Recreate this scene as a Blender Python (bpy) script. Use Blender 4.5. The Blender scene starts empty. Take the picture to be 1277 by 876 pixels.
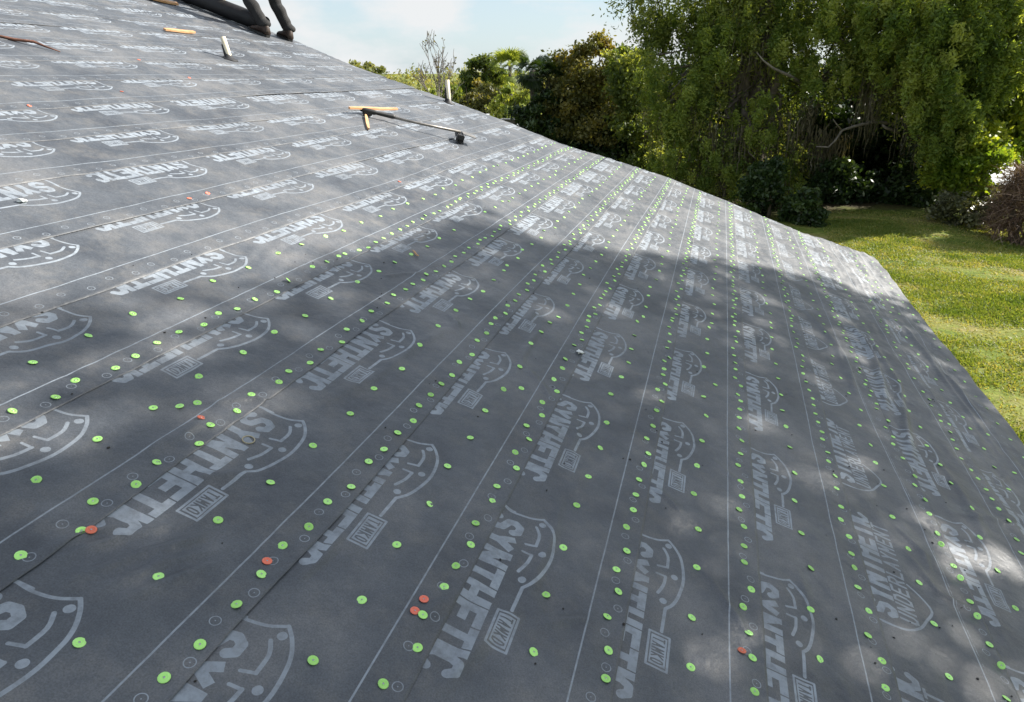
import bpy, bmesh, math, random
import numpy as np
from mathutils import Vector, Matrix
SC = bpy.context.scene
COL = SC.collection
rng = np.random.default_rng(7)
random.seed(7)
rad = math.radians

# ---------------------------------------------------------------- camera, sky, sun, exposure
H = 4.87                      # eye height over the lawn, metres
cam_d = bpy.data.cameras.new('camera')
cam = bpy.data.objects.new('camera', cam_d)
COL.objects.link(cam)
SC.camera = cam
cam_d.sensor_width = 36.0
cam_d.lens = 23.86
cam_d.clip_start = 0.05
cam_d.clip_end = 3000
cam.location = (0, 0, H)
cam.rotation_euler = (rad(90 - 22.32), 0, rad(16.353))

SUN_AZ, SUN_EL = rad(52), rad(35)       # azimuth measured clockwise from +Y
SUNV = np.array([math.sin(SUN_AZ) * math.cos(SUN_EL), math.cos(SUN_AZ) * math.cos(SUN_EL), math.sin(SUN_EL)])
sun_d = bpy.data.lights.new('sun', 'SUN')
sun_d.energy = 5.0
sun_d.angle = rad(0.55)
sun_d.color = (1.0, 0.945, 0.86)
sun = bpy.data.objects.new('sun', sun_d)
COL.objects.link(sun)
sun.rotation_euler = Vector(SUNV.tolist()).to_track_quat('Z', 'Y').to_euler()

W = bpy.data.worlds.new('World')
SC.world = W
W.use_nodes = True
wt = W.node_tree
wt.nodes.clear()
def wn(t): return wt.nodes.new(t)
w_out = wn('ShaderNodeOutputWorld'); w_bg = wn('ShaderNodeBackground')
w_sky = wn('ShaderNodeTexSky'); w_sky.sky_type = 'NISHITA'; w_sky.sun_disc = False
w_sky.sun_elevation = SUN_EL; w_sky.sun_rotation = SUN_AZ
w_sky.air_density = 1.0; w_sky.dust_density = 0.8; w_sky.ozone_density = 1.0
w_tc = wn('ShaderNodeTexCoord'); w_map = wn('ShaderNodeMapping')
w_map.inputs['Scale'].default_value = (1.0, 1.0, 2.6)
w_map.inputs['Location'].default_value = (1.35, 0.2, 0.1)
w_n = wn('ShaderNodeTexNoise'); w_n.inputs['Scale'].default_value = 6.5; w_n.inputs['Detail'].default_value = 9; w_n.inputs['Roughness'].default_value = 0.56
w_r = wn('ShaderNodeValToRGB')
w_r.color_ramp.elements[0].position = 0.40; w_r.color_ramp.elements[0].color = (0, 0, 0, 1)
w_r.color_ramp.elements[1].position = 0.60; w_r.color_ramp.elements[1].color = (1, 1, 1, 1)
w_mix = wn('ShaderNodeMixRGB'); w_mix.inputs['Color2'].default_value = (3.75, 3.85, 3.9, 1)
w_veil = wn('ShaderNodeMixRGB'); w_sep = wn('ShaderNodeSeparateXYZ'); wt.links.new(w_tc.outputs['Generated'], w_sep.inputs[0])
w_mr = wn('ShaderNodeMapRange'); w_mr.inputs['From Min'].default_value = 0.12; w_mr.inputs['From Max'].default_value = 0.65; w_mr.inputs['To Min'].default_value = 0.80; w_mr.inputs['To Max'].default_value = 0.30
wt.links.new(w_sep.outputs['Z'], w_mr.inputs['Value']); wt.links.new(w_mr.outputs[0], w_veil.inputs['Fac'])
w_veil.inputs['Color2'].default_value = (2.55, 3.12, 3.5, 1)
wt.links.new(w_tc.outputs['Generated'], w_map.inputs['Vector'])
wt.links.new(w_map.outputs[0], w_n.inputs['Vector'])
wt.links.new(w_n.outputs['Fac'], w_r.inputs['Fac'])
wt.links.new(w_r.outputs['Color'], w_mix.inputs['Fac'])
wt.links.new(w_sky.outputs['Color'], w_veil.inputs['Color1']); wt.links.new(w_veil.outputs['Color'], w_mix.inputs['Color1'])
wt.links.new(w_mix.outputs['Color'], w_bg.inputs['Color'])
w_bg.inputs['Strength'].default_value = 0.10
wt.links.new(w_bg.outputs[0], w_out.inputs['Surface'])

SC.view_settings.view_transform = 'Standard'
SC.view_settings.look = 'None'
SC.view_settings.exposure = 1.2
SC.view_settings.gamma = 1.0
SC.render.film_transparent = False

# ---------------------------------------------------------------- helpers
def tag(o, label=None, cat=None, group=None, kind=None):
    if label: o['label'] = label
    if cat: o['category'] = cat
    if group: o['group'] = group
    if kind: o['kind'] = kind
    return o

def empty(name, loc=(0, 0, 0)):
    o = bpy.data.objects.new(name, None)
    o.empty_display_size = 0.2
    o.location = loc
    COL.objects.link(o)
    return o

def link(name, me, parent=None, mat=None):
    """one mesh object; its world geometry is kept when it gets a parent"""
    o = bpy.data.objects.new(name, me)
    COL.objects.link(o)
    if mat is not None:
        for m in (mat if isinstance(mat, (list, tuple)) else [mat]):
            me.materials.append(m)
    if parent is not None:
        o.parent = parent
        b = parent
        off = Vector((0, 0, 0))
        while b is not None:
            off += b.location
            b = b.parent
        o.location = -off
    return o

def np_mesh(name, verts, faces, uv=None, smooth=False, tint=None):
    """verts (N,3), faces (M,k) with one k"""
    me = bpy.data.meshes.new(name)
    verts = np.ascontiguousarray(verts, dtype=np.float32)
    faces = np.ascontiguousarray(faces, dtype=np.int32)
    k = faces.shape[1]
    me.vertices.add(len(verts)); me.vertices.foreach_set('co', verts.ravel())
    me.loops.add(faces.size); me.loops.foreach_set('vertex_index', faces.ravel())
    me.polygons.add(len(faces))
    me.polygons.foreach_set('loop_start', np.arange(0, faces.size, k, dtype=np.int32))
    me.polygons.foreach_set('loop_total', np.full(len(faces), k, dtype=np.int32))
    if uv is not None:
        l = me.uv_layers.new(name='UVMap')
        l.data.foreach_set('uv', np.ascontiguousarray(uv[faces.ravel()], dtype=np.float32).ravel())
    if tint is not None:
        a = me.attributes.new('tint', 'FLOAT', 'FACE')
        a.data.foreach_set('value', np.ascontiguousarray(tint, dtype=np.float32))
    me.update(calc_edges=True)
    if smooth:
        me.polygons.foreach_set('use_smooth', np.ones(len(faces), dtype=bool))
    return me

def bm_mesh(name, bm, smooth=False):
    bmesh.ops.recalc_face_normals(bm, faces=bm.faces)
    me = bpy.data.meshes.new(name)
    bm.to_mesh(me); bm.free()
    if smooth:
        for p in me.polygons: p.use_smooth = True
    return me

def add_box(bm, c, s, rot=None):
    m = Matrix.Translation(Vector(c)) @ (rot.to_4x4() if rot is not None else Matrix.Identity(4)) @ Matrix.Diagonal((*s, 1))
    return bmesh.ops.create_cube(bm, size=1.0, matrix=m)['verts']

def frame_of(d):
    d = Vector(d).normalized()
    a = Vector((0, 0, 1)) if abs(d.z) < 0.9 else Vector((1, 0, 0))
    u = d.cross(a).normalized()
    return u, d.cross(u).normalized()

def add_tube(bm, pts, radii, seg=8, cap=True):
    pts = [Vector(p) for p in pts]
    if not hasattr(radii, '__len__'): radii = [radii] * len(pts)
    rings = []
    u = None
    for i, p in enumerate(pts):
        d = (pts[min(i + 1, len(pts) - 1)] - pts[max(i - 1, 0)])
        if d.length < 1e-9: d = Vector((0, 0, 1))
        d.normalize()
        if u is None: u, v = frame_of(d)
        else:
            u = (u - d * u.dot(d)).normalized(); v = d.cross(u)
        rings.append([bm.verts.new(p + (u * math.cos(2 * math.pi * j / seg) + v * math.sin(2 * math.pi * j / seg)) * radii[i]) for j in range(seg)])
    for a, b in zip(rings, rings[1:]):
        for j in range(seg):
            bm.faces.new((a[j], a[(j + 1) % seg], b[(j + 1) % seg], b[j]))
    if cap:
        bm.faces.new(rings[0][::-1]); bm.faces.new(rings[-1])

def sstep(x, a, b):
    x = np.clip((x - a) / (b - a), 0, 1)
    return x * x * (3 - 2 * x)

def vnoise(x, y, seed=0):
    """smooth 2-D value noise in [-1, 1]"""
    def h(i, j):
        n = (i.astype(np.int64) * 374761393 + j.astype(np.int64) * 668265263 + seed * 1442695041) & 0xffffffff
        n = ((n ^ (n >> 13)) * 1274126177) & 0xffffffff
        return ((n ^ (n >> 16)) & 0xffff) / 32767.5 - 1
    xi, yi = np.floor(x), np.floor(y)
    fx, fy = x - xi, y - yi
    fx = fx * fx * (3 - 2 * fx); fy = fy * fy * (3 - 2 * fy)
    a, b, c, d = h(xi, yi), h(xi + 1, yi), h(xi, yi + 1), h(xi + 1, yi + 1)
    return (a * (1 - fx) + b * fx) * (1 - fy) + (c * (1 - fx) + d * fx) * fy

# ---------------------------------------------------------------- materials
def new_mat(name):
    m = bpy.data.materials.new(name); m.use_nodes = True
    nt = m.node_tree
    return m, nt, nt.nodes['Principled BSDF']

def noise_node(nt, scale, detail=4, rough=0.55, vec=None, obj=True):
    n = nt.nodes.new('ShaderNodeTexNoise')
    n.inputs['Scale'].default_value = scale; n.inputs['Detail'].default_value = detail; n.inputs['Roughness'].default_value = rough
    if vec is None:
        tc = nt.nodes.new('ShaderNodeNewGeometry'); nt.links.new(tc.outputs['Position'], n.inputs['Vector'])
    else: nt.links.new(vec, n.inputs['Vector'])
    return n

def ramp(nt, fac, stops):
    r = nt.nodes.new('ShaderNodeValToRGB')
    e = r.color_ramp.elements
    while len(e) < len(stops): e.new(0.5)
    for i, (p, c) in enumerate(stops):
        e[i].position = p; e[i].color = (*c, 1)
    nt.links.new(fac, r.inputs['Fac'])
    return r

def bump(nt, h, strength, dist, bsdf, prev=None):
    b = nt.nodes.new('ShaderNodeBump'); b.inputs['Strength'].default_value = strength; b.inputs['Distance'].default_value = dist
    nt.links.new(h, b.inputs['Height'])
    if prev is not None: nt.links.new(prev.outputs[0], b.inputs['Normal'])
    nt.links.new(b.outputs[0], bsdf.inputs['Normal'])
    return b

def simple_mat(name, c1, c2, scale=8, rough=0.6, bstr=0.3, bdist=0.003, detail=4, metal=0.0):
    m, nt, b = new_mat(name)
    n = noise_node(nt, scale, detail)
    r = ramp(nt, n.outputs['Fac'], [(0.35, c1), (0.68, c2)])
    nt.links.new(r.outputs[0], b.inputs['Base Color'])
    b.inputs['Roughness'].default_value = rough; b.inputs['Metallic'].default_value = metal
    n2 = noise_node(nt, scale * 9, 3)
    bump(nt, n2.outputs['Fac'], bstr, bdist, b)
    return m

def leaf_mat(name, cols, transl=0.35, rough=0.55, patch=0.45):
    """cols: three greens; each leaf has its own tint, each limb of the crown its own tone"""
    m, nt, b = new_mat(name)
    at = nt.nodes.new('ShaderNodeAttribute'); at.attribute_name = 'tint'
    n = noise_node(nt, patch, 3)
    mx = nt.nodes.new('ShaderNodeMath'); mx.operation = 'MULTIPLY_ADD'; mx.inputs[1].default_value = 1.1; mx.inputs[2].default_value = -0.55
    nt.links.new(n.outputs['Fac'], mx.inputs[0])
    ad = nt.nodes.new('ShaderNodeMath'); ad.operation = 'ADD'
    nt.links.new(at.outputs['Fac'], ad.inputs[0]); nt.links.new(mx.outputs[0], ad.inputs[1])
    r = ramp(nt, ad.outputs[0], [(0.1, cols[0]), (0.5, cols[1]), (0.9, cols[2])])
    nt.links.new(r.outputs[0], b.inputs['Base Color'])
    b.inputs['Roughness'].default_value = rough
    b.inputs['Specular IOR Level'].default_value = 0.35
    tr = nt.nodes.new('ShaderNodeBsdfTranslucent')
    hs = nt.nodes.new('ShaderNodeMixRGB'); hs.blend_type = 'MULTIPLY'; hs.inputs['Fac'].default_value = 1; hs.inputs['Color2'].default_value = (1.9, 1.7, 0.6, 1)
    nt.links.new(r.outputs[0], hs.inputs['Color1']); nt.links.new(hs.outputs[0], tr.inputs['Color'])
    mix = nt.nodes.new('ShaderNodeMixShader'); mix.inputs['Fac'].default_value = transl
    nt.links.new(b.outputs[0], mix.inputs[1]); nt.links.new(tr.outputs[0], mix.inputs[2])
    nt.links.new(mix.outputs[0], nt.nodes['Material Output'].inputs['Surface'])
    return m

# ================================================================= THE ROOF
# roof coordinates: n counts courses down the slope (one course = 17 inches), t runs along the eave, h stands off the plane
U = 0.4318
TH = rad(18.59)
OFF, HP = 5.447, 3.24
e_s = np.array([math.cos(TH), 0, -math.sin(TH)])
n_r = np.array([math.sin(TH), 0, math.cos(TH)])
N_EAVE, N_RIDGE, T_NEAR = 11.5, -13.0, -7.0
RK = np.array([(-13.1, 20.1), (-7, 20.05), (-4.9, 19.75), (-1.8, 20.2), (.27, 20.35), (1.9, 20.25), (3.2, 20.9), (5, 21.5), (6.9, 21.45), (9.2, 21.1), (11.5, 21.7)])
def rake(n): return np.interp(n, RK[:, 0], RK[:, 1])

FOLDS = [  # creases and ripples lying in the membrane: points (n, t), height, half width
 ([(3.04,3.26),(3.02,3.49),(3.14,3.77)],.006,.022),([(2.96,3.03),(3.04,3.38),(3.19,3.7)],.005,.03),([(2.93,3.7),(3.13,3.97),(3.29,4.0)],.007,.014),
 ([(3.23,2.07),(3.38,2.38),(3.6,2.69)],.003,.018),([(3.39,2.01),(3.56,2.36),(3.75,2.65)],.003,.016),([(3.56,2.04),(3.68,2.34),(3.9,2.67)],.003,.016),
 ([(3.16,2.08),(3.25,2.35),(3.42,2.52)],.0035,.016),([(3.66,1.98),(3.79,2.28),(3.94,2.55)],.003,.018),
 ([(5.03,2.65),(5.12,2.9),(5.28,3.34)],.007,.035),([(5.34,2.38),(5.46,2.85),(5.56,3.18)],.005,.025),
 ([(3.51,4.28),(3.68,4.94),(3.71,5.77),(3.88,6.72)],.006,.03),([(4.7,5.97),(4.64,6.81),(4.63,7.62)],.006,.022),
 ([(9.41,13.38),(9.5,11.47),(9.35,9.79)],.012,.03),([(9.27,13.44),(9.5,12.21),(9.42,10.72),(9.22,8.94)],.012,.03),
 ([(8.68,12.5),(8.93,10.87),(8.86,9.33)],.009,.03),([(9.65,12.99),(9.74,10.73),(9.42,8.89),(9.3,7.98)],.013,.032),
 ([(8.44,13.14),(8.82,11.45),(8.83,9.84)],.007,.03),([(10.69,14.92),(10.92,12.23),(11.08,10.34)],.010,.03),
 ([(10.76,14.51),(10.83,11.5),(10.89,9.48)],.009,.026),([(9.43,7.09),(10.05,7.39),(10.51,7.76)],.006,.022),
 ([(8.66,6.38),(8.9,6.04),(8.88,5.69)],.006,.02),([(8.71,5.92),(8.89,5.49),(9.16,5.46)],.005,.02),
 ([(4.33,2.6),(4.38,2.85),(4.37,3.17)],.004,.016),([(5.58,4.47),(5.62,4.06),(5.61,3.21)],.005,.025),([(9.68,8.69),(9.78,7.66),(9.74,6.75)],.010,.03),
 ([(-9.6,13.5),(-9.0,16),(-8.6,18.6)],.02,.05),([(-8.9,15),(-8.3,17),(-8.0,19.2)],.015,.05)]
for i in range(46):                     # small random ripples off the nail rows
    n0 = rng.uniform(2.2, 11); t0 = rng.uniform(2, 14); a = rng.uniform(-.9, .9); l = rng.uniform(.25, .8)
    FOLDS.append(([(n0, t0), (n0 + l * .5 * math.sin(a), t0 + l * .5 * math.cos(a)), (n0 + l * math.sin(a) * 1.1, t0 + l * math.cos(a))], rng.uniform(.0015, .0045), rng.uniform(.013, .028)))

def relief(n, t):
    """undulation common to all layers, metres"""
    h = .0035 * vnoise(n * .8, t * .55, 1) + .0026 * vnoise(n * 3.1, t * 1.7 + n * .9, 2) + .0013 * vnoise(n * 8.1 - t, t * 4.3, 3) + .0022 * np.clip(vnoise(n * 1.3, t * .8, 14), 0, 1) * np.sin((n * 1.9 + t * .75 + .5 * vnoise(n * 1.5, t, 15)) * 12)
    far = sstep(n, 8.0, 11.0)
    h = h + far * (.009 * vnoise(n * 2.6 + .25 * t, t * .8, 5) + .006 * vnoise(n * 6 + .6 * t, t * 1.6, 6) + .003 * vnoise(n * 12 - .5 * t, t * 4.2, 8))
    for pts, amp, w in FOLDS:
        w = w * .8 / U
        P = np.array(pts)
        lo, hi = P.min(0) - 4 * w, P.max(0) + 4 * w
        msk = (n > lo[0]) & (n < hi[0]) & (t > lo[1]) & (t < hi[1])
        if not msk.any(): continue
        x, y = n[msk], t[msk]
        best = np.full(x.shape, 1e9); prog = np.zeros(x.shape)
        m = len(P) - 1
        for i in range(m):
            a, b = P[i], P[i + 1]; d = b - a
            q = np.clip(((x - a[0]) * d[0] + (y - a[1]) * d[1]) / (d @ d), 0, 1)
            dd = np.hypot(x - a[0] - q * d[0], y - a[1] - q * d[1])
            s = dd < best
            best = np.where(s, dd, best); prog = np.where(s, (i + q) / m, prog)
        h[msk] += min(.0105 if P[:, 1].mean() < 9 else .02, (4.0 if P[:, 1].mean() < 4.2 and P[:, 0].mean() < 6 else 2.4 if P[:, 1].mean() < 9 else 1.7) * amp) * np.exp(-(best / w) ** 2) * (np.sin(np.pi * np.clip(prog, .02, .98)) ** .6)
    for cn_, ct_, _k in DIMPLES:
        msk = (np.abs(n - cn_) < .3) & (np.abs(t - ct_) < .3)
        if msk.any():
            dx, dy = n[msk] - cn_, t[msk] - ct_; d_ = np.hypot(dx, dy)
            h[msk] += -.0028 * np.exp(-(d_ / .075) ** 2) + .0009 * np.exp(-(d_ / .16) ** 2) * np.sin(np.arctan2(dy, dx) * 4 + cn_ * 50)
    return h
DIMPLES = []

def place(n, t, h):
    """roof coordinates -> world, bending down over the eave and the rake"""
    n = np.asarray(n, float); t = np.asarray(t, float); h = np.asarray(h, float)
    dn = np.maximum(n - N_EAVE, 0); rk = rake(n); dt = np.maximum(t - rk, 0)
    nn, tt = np.minimum(n, N_EAVE), np.minimum(t, rk)
    P = (-n_r * HP * U)[None] + e_s[None] * ((nn - OFF) * U).reshape(-1, 1) + np.stack([0 * tt.ravel(), tt.ravel() * U, H + 0 * tt.ravel()], 1)
    P = P + n_r[None] * h.reshape(-1, 1)
    P[:, 2] -= (dn + dt).ravel() * U
    P[:, 0] += np.minimum(dn, .04).ravel() * U
    P[:, 1] += np.minimum(dt, .04).ravel() * U
    return P
def pt(n, t, h=0.0): return Vector(place(np.array([n]), np.array([t]), np.array([h]))[0].tolist())

# course lines as laid: each drifts a little from true
SH = {7:[(3.28,-.006),(5.27,-.031),(10.44,-.029),(20.79,-.077)],6:[(2.74,.028),(4.57,.02),(9.28,0),(20.56,-.061)],
5:[(2.15,-.024),(3.79,-.026),(5.09,-.026),(8.04,-.029),(11.78,-.027),(21.69,.089)],4:[(1.61,.01),(2.7,.04),(3.1,.041),(6.9,.023),(8.16,.028),(11.55,.04),(20.88,.064)],
3:[(2.04,-.043),(2.3,-.047),(4.22,-.041),(5.61,-.043),(9.58,-.02),(11.59,-.028),(21.17,-.081)],2:[(2.82,.04),(4.5,.033),(5.53,.024),(14.61,.042)],
1:[(3.68,.039),(6.97,-.004),(8.36,.046),(10.87,.086),(13.05,.035)],0:[(4.51,.063),(8.26,.071),(10.09,.01)],-1:[(5.5,-.089),(6.94,-.028),(9.72,.027)],
-2:[(6.32,-.045),(11.09,.052)],-3:[(7.13,.009),(12.74,-.1)],-4:[(8.02,-.036),(13.97,-.007)],8:[(3.83,-.019),(6.02,-.019),(11.71,.024)],9:[(4.4,0),(6.79,.022),(9.13,-.08)],10:[(6.52,.009),(7.59,.08),(10,.06)]}
def shift(k, t):
    t = np.asarray(t, float)
    base = .012 * vnoise(t * .35, np.full(t.shape, k * 3.7), 9)
    if k not in SH: return base + .03 * vnoise(t * .12, np.full(t.shape, k * 1.7), 11)
    a = np.array(SH[k])
    s = sum(np.interp(t + d, a[:, 0], a[:, 1]) for d in (-1.2, -.6, 0, .6, 1.2)) / 5
    return s + base * .3
BOXT = {6:2.991,7:3.412,5:3.245,4:2.85,3:3.945,2:4.894,1:5.761,8:3.6,10:5.85,11:9.68,0:6.724,-1:7.447,-2:8.399,-3:8.366,-4:9.964,-5:10.385,-6:11.99}
PER, A0, A1 = 2.003, -1.5, .30

# ---------------------------------------------------------------- button caps
CAPS = "-4.82,11.47,r;-3.854,11.67,r;-3.279,9.43,r;-2.882,7.45,r;0.173,7.13,r;0.186,6.79,r;1.157,10.65,r;1.671,6.41;1.685,14.24;1.687,6.86;1.687,13.73;1.691,5.3;1.698,4.29;1.706,13.29;1.709,5.83;1.711,7.36;1.712,12.24;1.72,9.25;1.725,8.26;1.726,11.24;1.733,3.81;1.734,9.74;1.743,7.75;1.75,4.79;1.751,12.71;1.757,8.77;1.767,3.3;1.769,11.74;1.773,10.26;1.788,10.74;2.109,6.41;2.121,3.31;2.127,4.82;2.127,6.96;2.129,4.32;2.131,2.83;2.134,4.07;2.134,7.09;2.139,9.52;2.14,11;2.141,6.67;2.149,9.04;2.153,5.87,t;2.156,10.77;2.158,3.82;2.167,8.81;2.169,10.52;2.17,8.3;2.173,5.29;2.173,8.56;2.175,9.33;2.18,9.76;2.182,4.56;2.182,5.01;2.182,9.99;2.183,3.6;2.184,10.33;2.187,7.35;2.187,8.02;2.188,3.09;2.188,7.79;2.212,7.54;2.213,5.59;2.613,6.53;2.63,5.93;2.634,7.02;2.643,4.92;2.643,7.43;2.645,3.93;2.653,11.9;2.66,5.4;2.66,8.85;2.662,7.88;2.664,10.87;2.668,9.41;2.669,4.44;2.676,2.94;2.68,8.37;2.686,3.41;2.686,11.38;2.71,2.47;2.722,12.1;2.797,3.54;2.859,3.65;3.01,3.5,r;3.042,6.58;3.061,6.01;3.061,7.46;3.067,7.05;3.07,2.51;3.072,6.84;3.074,3.99;3.076,5.47;3.078,8.42;3.089,6.33;3.09,9.43;3.091,8.94;3.092,4.47;3.094,4.97;3.097,2.03;3.097,5.75;3.098,2.98;3.102,7.68;3.104,3.48;3.105,7.27;3.11,8.68;3.114,7.93;3.114,8.2;3.125,4.28;3.129,9.22;3.13,3.74;3.146,4.71;3.149,2.75;3.168,5.22;3.173,3.28;3.192,2.31;3.237,2.33,r;3.703,6.34;3.705,6.87;3.707,2.79;3.71,1.79;3.717,7.31;3.726,2.28;3.731,8.66;3.734,8.2;3.737,5.76;3.75,4.76;3.753,3.26;3.756,7.69;3.761,3.77;3.775,4.3;3.795,5.23;4.128,2.68,r;4.132,2.83;4.133,6.91;4.15,6.38;4.152,3.32;4.154,1.83;4.159,2.58;4.167,4.8;4.168,5.79;4.173,2.34;4.174,6.63;4.175,2.05;4.175,3.86;4.176,3.05;4.18,5.03;4.185,5.27;4.192,4.32;4.2,4.06;4.207,3.54;4.207,5.49;4.214,6.05;4.222,4.56;4.652,6.81;4.666,7.26;4.67,5.17;4.683,4.21;4.684,7.64;4.695,5.66;4.698,2.26;4.699,6.21;4.702,4.68;4.711,3.24;4.727,2.74;4.74,3.73;4.836,5.82;5.032,2.82,r;5.043,2.93,r;5.063,5.22;5.073,6.82;5.074,6.26;5.079,2.32;5.082,7.29;5.085,2.81;5.085,5.72;5.086,7.7;5.086,8.15;5.091,4.76;5.092,3.74;5.093,6.59;5.095,4.24;5.108,7.95;5.112,3.3;5.114,3.09;5.122,4.05;5.132,7.52;5.134,3.53;5.142,5.04;5.143,5.49;5.147,2.61;5.16,6.05;5.163,4.56;5.674,6.49;5.675,8.82;5.703,8.33;5.719,4.45;5.72,6.99;5.721,7.86;5.722,3.43;5.728,3.92;5.73,5.88;5.733,4.89;5.745,7.44;5.752,5.4;5.764,2.95;6.113,9.11;6.131,9.39;6.135,3.95;6.138,4.46;6.143,3.48;6.143,7.04;6.144,5.91;6.145,8.88;6.149,8.37;6.151,7.91;6.156,4.93;6.156,5.17;6.162,4.71;6.163,8.58;6.167,7.66;6.169,7.48;6.171,5.43;6.177,6.19;6.179,4.19;6.181,3.75;6.181,6.55;6.189,5.65;6.195,3.22;6.204,8.07;6.213,3.01;6.214,7.25;6.215,6.8;6.653,8.24;6.656,5.33;6.666,5.82;6.671,9.26;6.679,7.38;6.687,9.78;6.689,8.76;6.699,6.35;6.716,3.84;6.718,4.85;6.728,4.38;6.729,6.95;6.731,3.41;6.813,7.84;7.047,9.32;7.061,9.05;7.071,3.74,r;7.072,8.32;7.076,10.32;7.078,8.59;7.079,5.4;7.079,6.16;7.081,8.82;7.088,9.82;7.089,4.17;7.092,10.54;7.097,5.87;7.099,9.62;7.106,6.98;7.106,7.85;7.11,4.69;7.11,5.63;7.111,6.42;7.111,7.24;7.116,4.91;7.119,3.92;7.121,5.18;7.122,7.46;7.132,6.72;7.133,10.1;7.137,7.7;7.145,3.72;7.148,3.44;7.148,8.15;7.158,4.4;7.63,4.48;7.647,5.98;7.651,4.01;7.657,9.94;7.66,5.47;7.673,7.95;7.679,9.4;7.682,10.47;7.684,8.91;7.686,7.54;7.689,8.4;7.69,7.05;7.695,5.01;7.697,6.52;7.707,10.94;8.074,10.48;8.078,4.49;8.081,9.46;8.09,9.71;8.09,11.48;8.097,5.04;8.098,5.99;8.098,9.2;8.105,11.22;8.11,4.02;8.114,5.3;8.118,8.96;8.119,11.77;8.122,5.5;8.122,8.26;8.125,8.5;8.126,10.7;8.129,8.04;8.13,10.93;8.134,9.98;8.137,7.63;8.138,8.71;8.141,6.24;8.142,4.28;8.142,4.79;8.142,5.76;8.142,7.13;8.147,6.58;8.151,10.21;8.154,7.82;8.163,7.35;8.171,6.84;8.639,10.42;8.689,4.46;8.706,9.96;8.714,6.5;8.726,8.49;8.728,5.02;8.734,5.52;8.752,6;8.752,9.48;8.754,7.11;8.759,7.6;8.783,8.03;8.841,9.03;9.104,9.3;9.119,4.5;9.126,8.79;9.13,8.35;9.141,9.49;9.15,6.34,d;9.169,7.43;9.178,8.04;9.179,6.88;9.181,6.55;9.182,8.58;9.187,5.38,d;9.191,6.05;9.193,5.87,d;9.198,5.08;9.199,5.58;9.2,4.85,d;9.203,9.02;9.214,7.16;9.217,7.64;9.656,8.75;9.661,9.75;9.676,5.8;9.684,6.82;9.688,8.28;9.691,6.31;9.7,12.29;9.701,9.28;9.703,7.88;9.714,10.28;9.721,11.24;9.724,11.79;9.732,10.78;9.776,7.39;10.121,11.32;10.124,8.82;10.125,9.05;10.131,6.88;10.137,9.85;10.139,12.37;10.143,10.36;10.145,10.85;10.148,11.78;10.157,9.33;10.161,13.52;10.163,12.79;10.166,8.57;10.168,13.71;10.17,13.02;10.175,7.89;10.182,7.14;10.182,8.1;10.182,10.61;10.185,8.37;10.187,7.7;10.192,12.05;10.195,10.09;10.208,9.6;10.209,7.47;10.257,14.07;10.271,9.88;10.897,10.11;10.913,9.11"
caps = []
for w in CAPS.split(';'):
    q = w.split(','); caps.append((float(q[0]), float(q[1]), q[2] if len(q) > 2 else 'g'))
SEAMROW = {2: (11.1, .12), 3: (9.6, .14), 4: (7.1, .13), 5: (8.3, .12), 6: (9.5, .15), 7: (10.7, .10), 8: (11.9, .12), 9: (9.7, .16), 10: (14.2, .17)}
MIDROW = {1: (14.5, .72), 2: (12.4, .70), 3: (8.9, .72), 4: (7.9, .72), 5: (9.1, .72), 6: (10, .72), 7: (11.2, .70), 8: (10.8, .74), 9: (12.6, .70), 10: (8.5, .62)}
for k, (t0, a) in SEAMROW.items():
    t = t0; i = 0
    end = 15.8 if k == 10 else 21.2
    while t < min(end, rake(np.array([float(k)]))[()] - .1):
        caps.append((k + a + (.028 if i % 2 else -.022) + random.gauss(0, .012) + float(shift(k, np.array([t]))[0]) * .6, t, 'g'))
        t += random.uniform(.17, .26); i += 1
for k, (t0, a) in MIDROW.items():
    t = t0
    while t < rake(np.array([float(k)]))[()] - .2:
        caps.append((k + a + random.gauss(0, .02), t, 'g')); t += random.uniform(.42, .56)
for n, t in [(2.4, 1.9), (3.12, 1.45), (4.12, 1.3), (6.1, 2.3), (2.74, 1.8)]: caps.append((n, t, 'g'))
for t in np.arange(3.0, 20.8, .52): caps.append((11.28 + random.gauss(0, .02), t + random.gauss(0, .04), 'g'))
for t in np.arange(15.5, 20.9, .5): caps.append((10.8 + random.gauss(0, .05), t, 'g'))
caps.sort(key=lambda c: c[1] + abs(c[0] - 5) * .3)
DIMPLES = [c for c in caps if c[1] < 9]

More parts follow.
